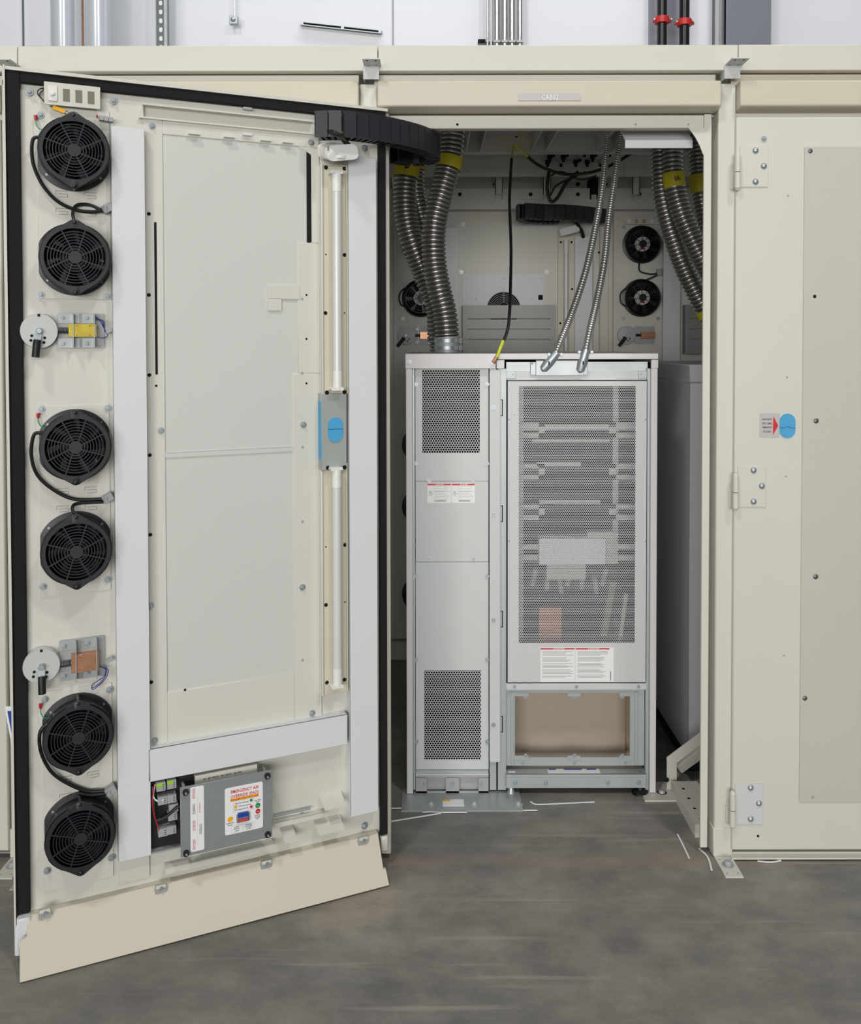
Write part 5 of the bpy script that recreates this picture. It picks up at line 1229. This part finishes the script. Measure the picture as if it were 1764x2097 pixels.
for hy, hx in ((355, 1510), (1010, 1506), (1660, 1500)):
    g = MB(); a = P(hx+6, hy-57 if hy < 400 else hy-55, YFd-.002); b = P(hx+63, hy+28, YFd-.002); g.box(a.x, b.x, YFd-.003, YFd, b.z, a.z, CREAM if hy < 1500 else RACK)
    h = g.build('hinge', None, rdoor, bevel=.0006)
    c = P(hx+1, hy, YFd-.012); z1 = P(hx, hy-36, YFd-.01).z; zm = P(hx, hy-2, YFd-.01).z; z0 = P(hx, hy+30, YFd-.01).z
    g = MB(); g.cyl((c.x, YFd-.012, zm+.001), (c.x, YFd-.012, z1), .0085, 20, CREAM); g.lathe([(.0001,.009),(.005,.007),(.0085,0)], (c.x, YFd-.012, z1), 20, CREAM, True, 'Z'); g.cyl((c.x, YFd-.012, z0), (c.x, YFd-.012, zm-.001), .0088, 20, CREAM); g.lathe([(.0001,-.009),(.005,-.007),(.0088,0)], (c.x, YFd-.012, z0), 20, CREAM, True, 'Z')
    g.box(c.x-.013, c.x-.003, -.004, .0, z0, zm, CREAM); g.box(c.x+.0, c.x+.008, YFd-.006, YFd, zm, z1, CREAM); g.build('hinge_barrel', None, h)
    for qx, qy in ((38, -47), (55, -15), (38, 17)): c = P(hx+qx, hy+qy, YFd-.003); g = MB(); g.lathe([(.0001,.006),(.004,.0055),(.0075,.003),(.009,0)], (c.x, YFd-.003, c.z), 18, ZINC); g.build('hinge_bolt', None, h)
g = MB(); c = P(1613, 872, YFd); g.prism(rrect(c.x-.0222, c.x+.0222, c.z-.0345, c.z+.0345, .0222, 8), YFd-.002, YFd+.001, SKY); g.tube(spline([(c.x-.022, YFd-.0022, c.z-.004), (c.x-.01, YFd-.0022, c.z-.006), (c.x+.002, YFd-.0022, c.z-.002), (c.x+.010, YFd-.0022, c.z-.006), (c.x+.022, YFd-.0022, c.z-.005)], 4), .0008, 5, BLUE); g.build('foam_plug', None, rdoor, label='blue oval foam plug')
g = MB(); a = P(1556, 846, YFd); b = P(1597, 896, YFd); g.prism(rrect(a.x, b.x, b.z, a.z, .003), YFd-.0008, YFd, LABELG)
w_ = b.x-a.x; h_ = a.z-b.z; yy = YFd-.0012
g.add([(a.x+w_*.66, yy, b.z+h_*.10), (a.x+w_*.93, yy, b.z+h_*.48), (a.x+w_*.68, yy, b.z+h_*.88)], [(0,1,2)], RED)
for s_, v in (('AIRTIGHT', .75), ('TEST CABLE', .58), ('TEMPORARY', .42), ('ACCESS', .25)): g.text(s_, a.x+w_*.37, b.z+h_*v, yy, .0052, INK, w=w_*(.5 if len(s_) > 7 else .40))
g.build('access_label', None, rdoor, label='grey AIRTIGHT TEST CABLE TEMPORARY ACCESS label with red arrow')
e = enc['right']; g = MB(); g.box(xh-.005, xe+.05, .0, .04, .015, Z0(1750, 0, 1600), CREAM); g.box(xh-.002, xe+.05, -.02, .0, .004, Z0(1757,-.02,1600), CREAM); g.build('sill', None, e)
g = MB(); g.box(xh-.005, xe+.05, .02, .03, .02, zHdB+.01, CREAM); g.build('door_frame', None, e)
# left bay door (closed, behind the open door) and the far one
for key, lab in (('left', 'closed cream door behind the open door'), ('far', 'closed cream door glimpsed at the left edge of the photo')):
    xl_ = info[key][1]; d_ = thing('enclosure_door', (xl_+pitchX/2, 0, 0), lab, 'door'); g = MB(); g.box(xl_+pw+.002, xl_+pitchX-pw-.002, -.010, .02, zdb, zdt, CREAM); g.build('leaf', None, d_, bevel=.003)
    g = MB(); g.box(xl_+pw+.15, xl_+pitchX-pw-.10, -.013, -.010, zdb+.13, zdt-.08, RDOOR); g.build('raised_panel', None, d_)
    g = MB(); g.box(xl_+pw, xl_+pitchX-pw, .0, .04, .015, zdb-.01, CREAM); g.box(xl_+pw, xl_+pitchX-pw, .02, .03, .02, zHdB+.01, CREAM); g.build('sill', None, enc[key])
# blue placard between left post and open door
g = MB(); a = P(10, 1447, -.12); b = P(30, 1500, -.12)
t = thing('placard', (b.x, -.12, 0), 'blue placard with white border peeking out behind the open door edge', 'placard')
g.prism([(a.x, a.z), (a.x+.09, a.z), (a.x+.09, b.z-.1), (a.x+.028, b.z-.1), (a.x+.002, a.z-.02)], -.12, -.117, LABELW); bd = g.build('board', None, t)
g = MB(); g.prism([(a.x+.007, a.z-.012), (a.x+.08, a.z-.012), (a.x+.08, b.z-.09), (a.x+.033, b.z-.09)], -.1212, -.12, BLUE); g.build('blue_field', None, t)
g = MB(); g.cyl((a.x+.06, -.118, 0), (a.x+.06, -.118, b.z-.06), .006, 8, GALV); g.box(a.x+.02, a.x+.10, -.15, -.08, 0, .004, GALV); g.build('stand', None, t)

# ================================================================== STRIPS ON THE FLOOR
offs = [([(800,1655),(915,1653)], 'thin white plastic strip left of the floor plate, nearest the door jamb'),
        ([(912,1650),(930,1655),(982,1659),(1101,1659)], 'long bent white plastic strip in front of the rack floor plate'),
        ([(866,1663),(884,1662),(900,1663),(957,1663)], 'short white plastic strip below the floor plate bolts'),
        ([(800,1682),(903,1665)], 'slanted white plastic strip nearest the open door'),
        ([(1087,1641),(1100,1647),(1150,1645),(1218,1642)], 'white plastic strip with bent end below the lower rack opening'),
        ([(1388,1708),(1400,1732),(1412,1757)], 'white plastic strip near the right post foot'),
        ([(1432,1737),(1450,1755),(1458,1782)], 'curled pale strip beside the right post sleeve'),
        ([(1552,1763),(1580,1765),(1600,1762)], 'tiny curled pale strip in front of the right door sill')]
for pts, lab in offs:
    g = MB(); pp = [PF(x, y, .003) for x, y in pts]
    for v in pp: v.z = .0025
    if len(pp) > 2: pp = spline(pp, 4)
    for p0, p1 in zip(pp, pp[1:]): g.bar(p0, p1, .005, .002, LABELW)
    g.build('plastic_strip', **tags(lab, 'plastic strip', 'plastic strips on the concrete'))
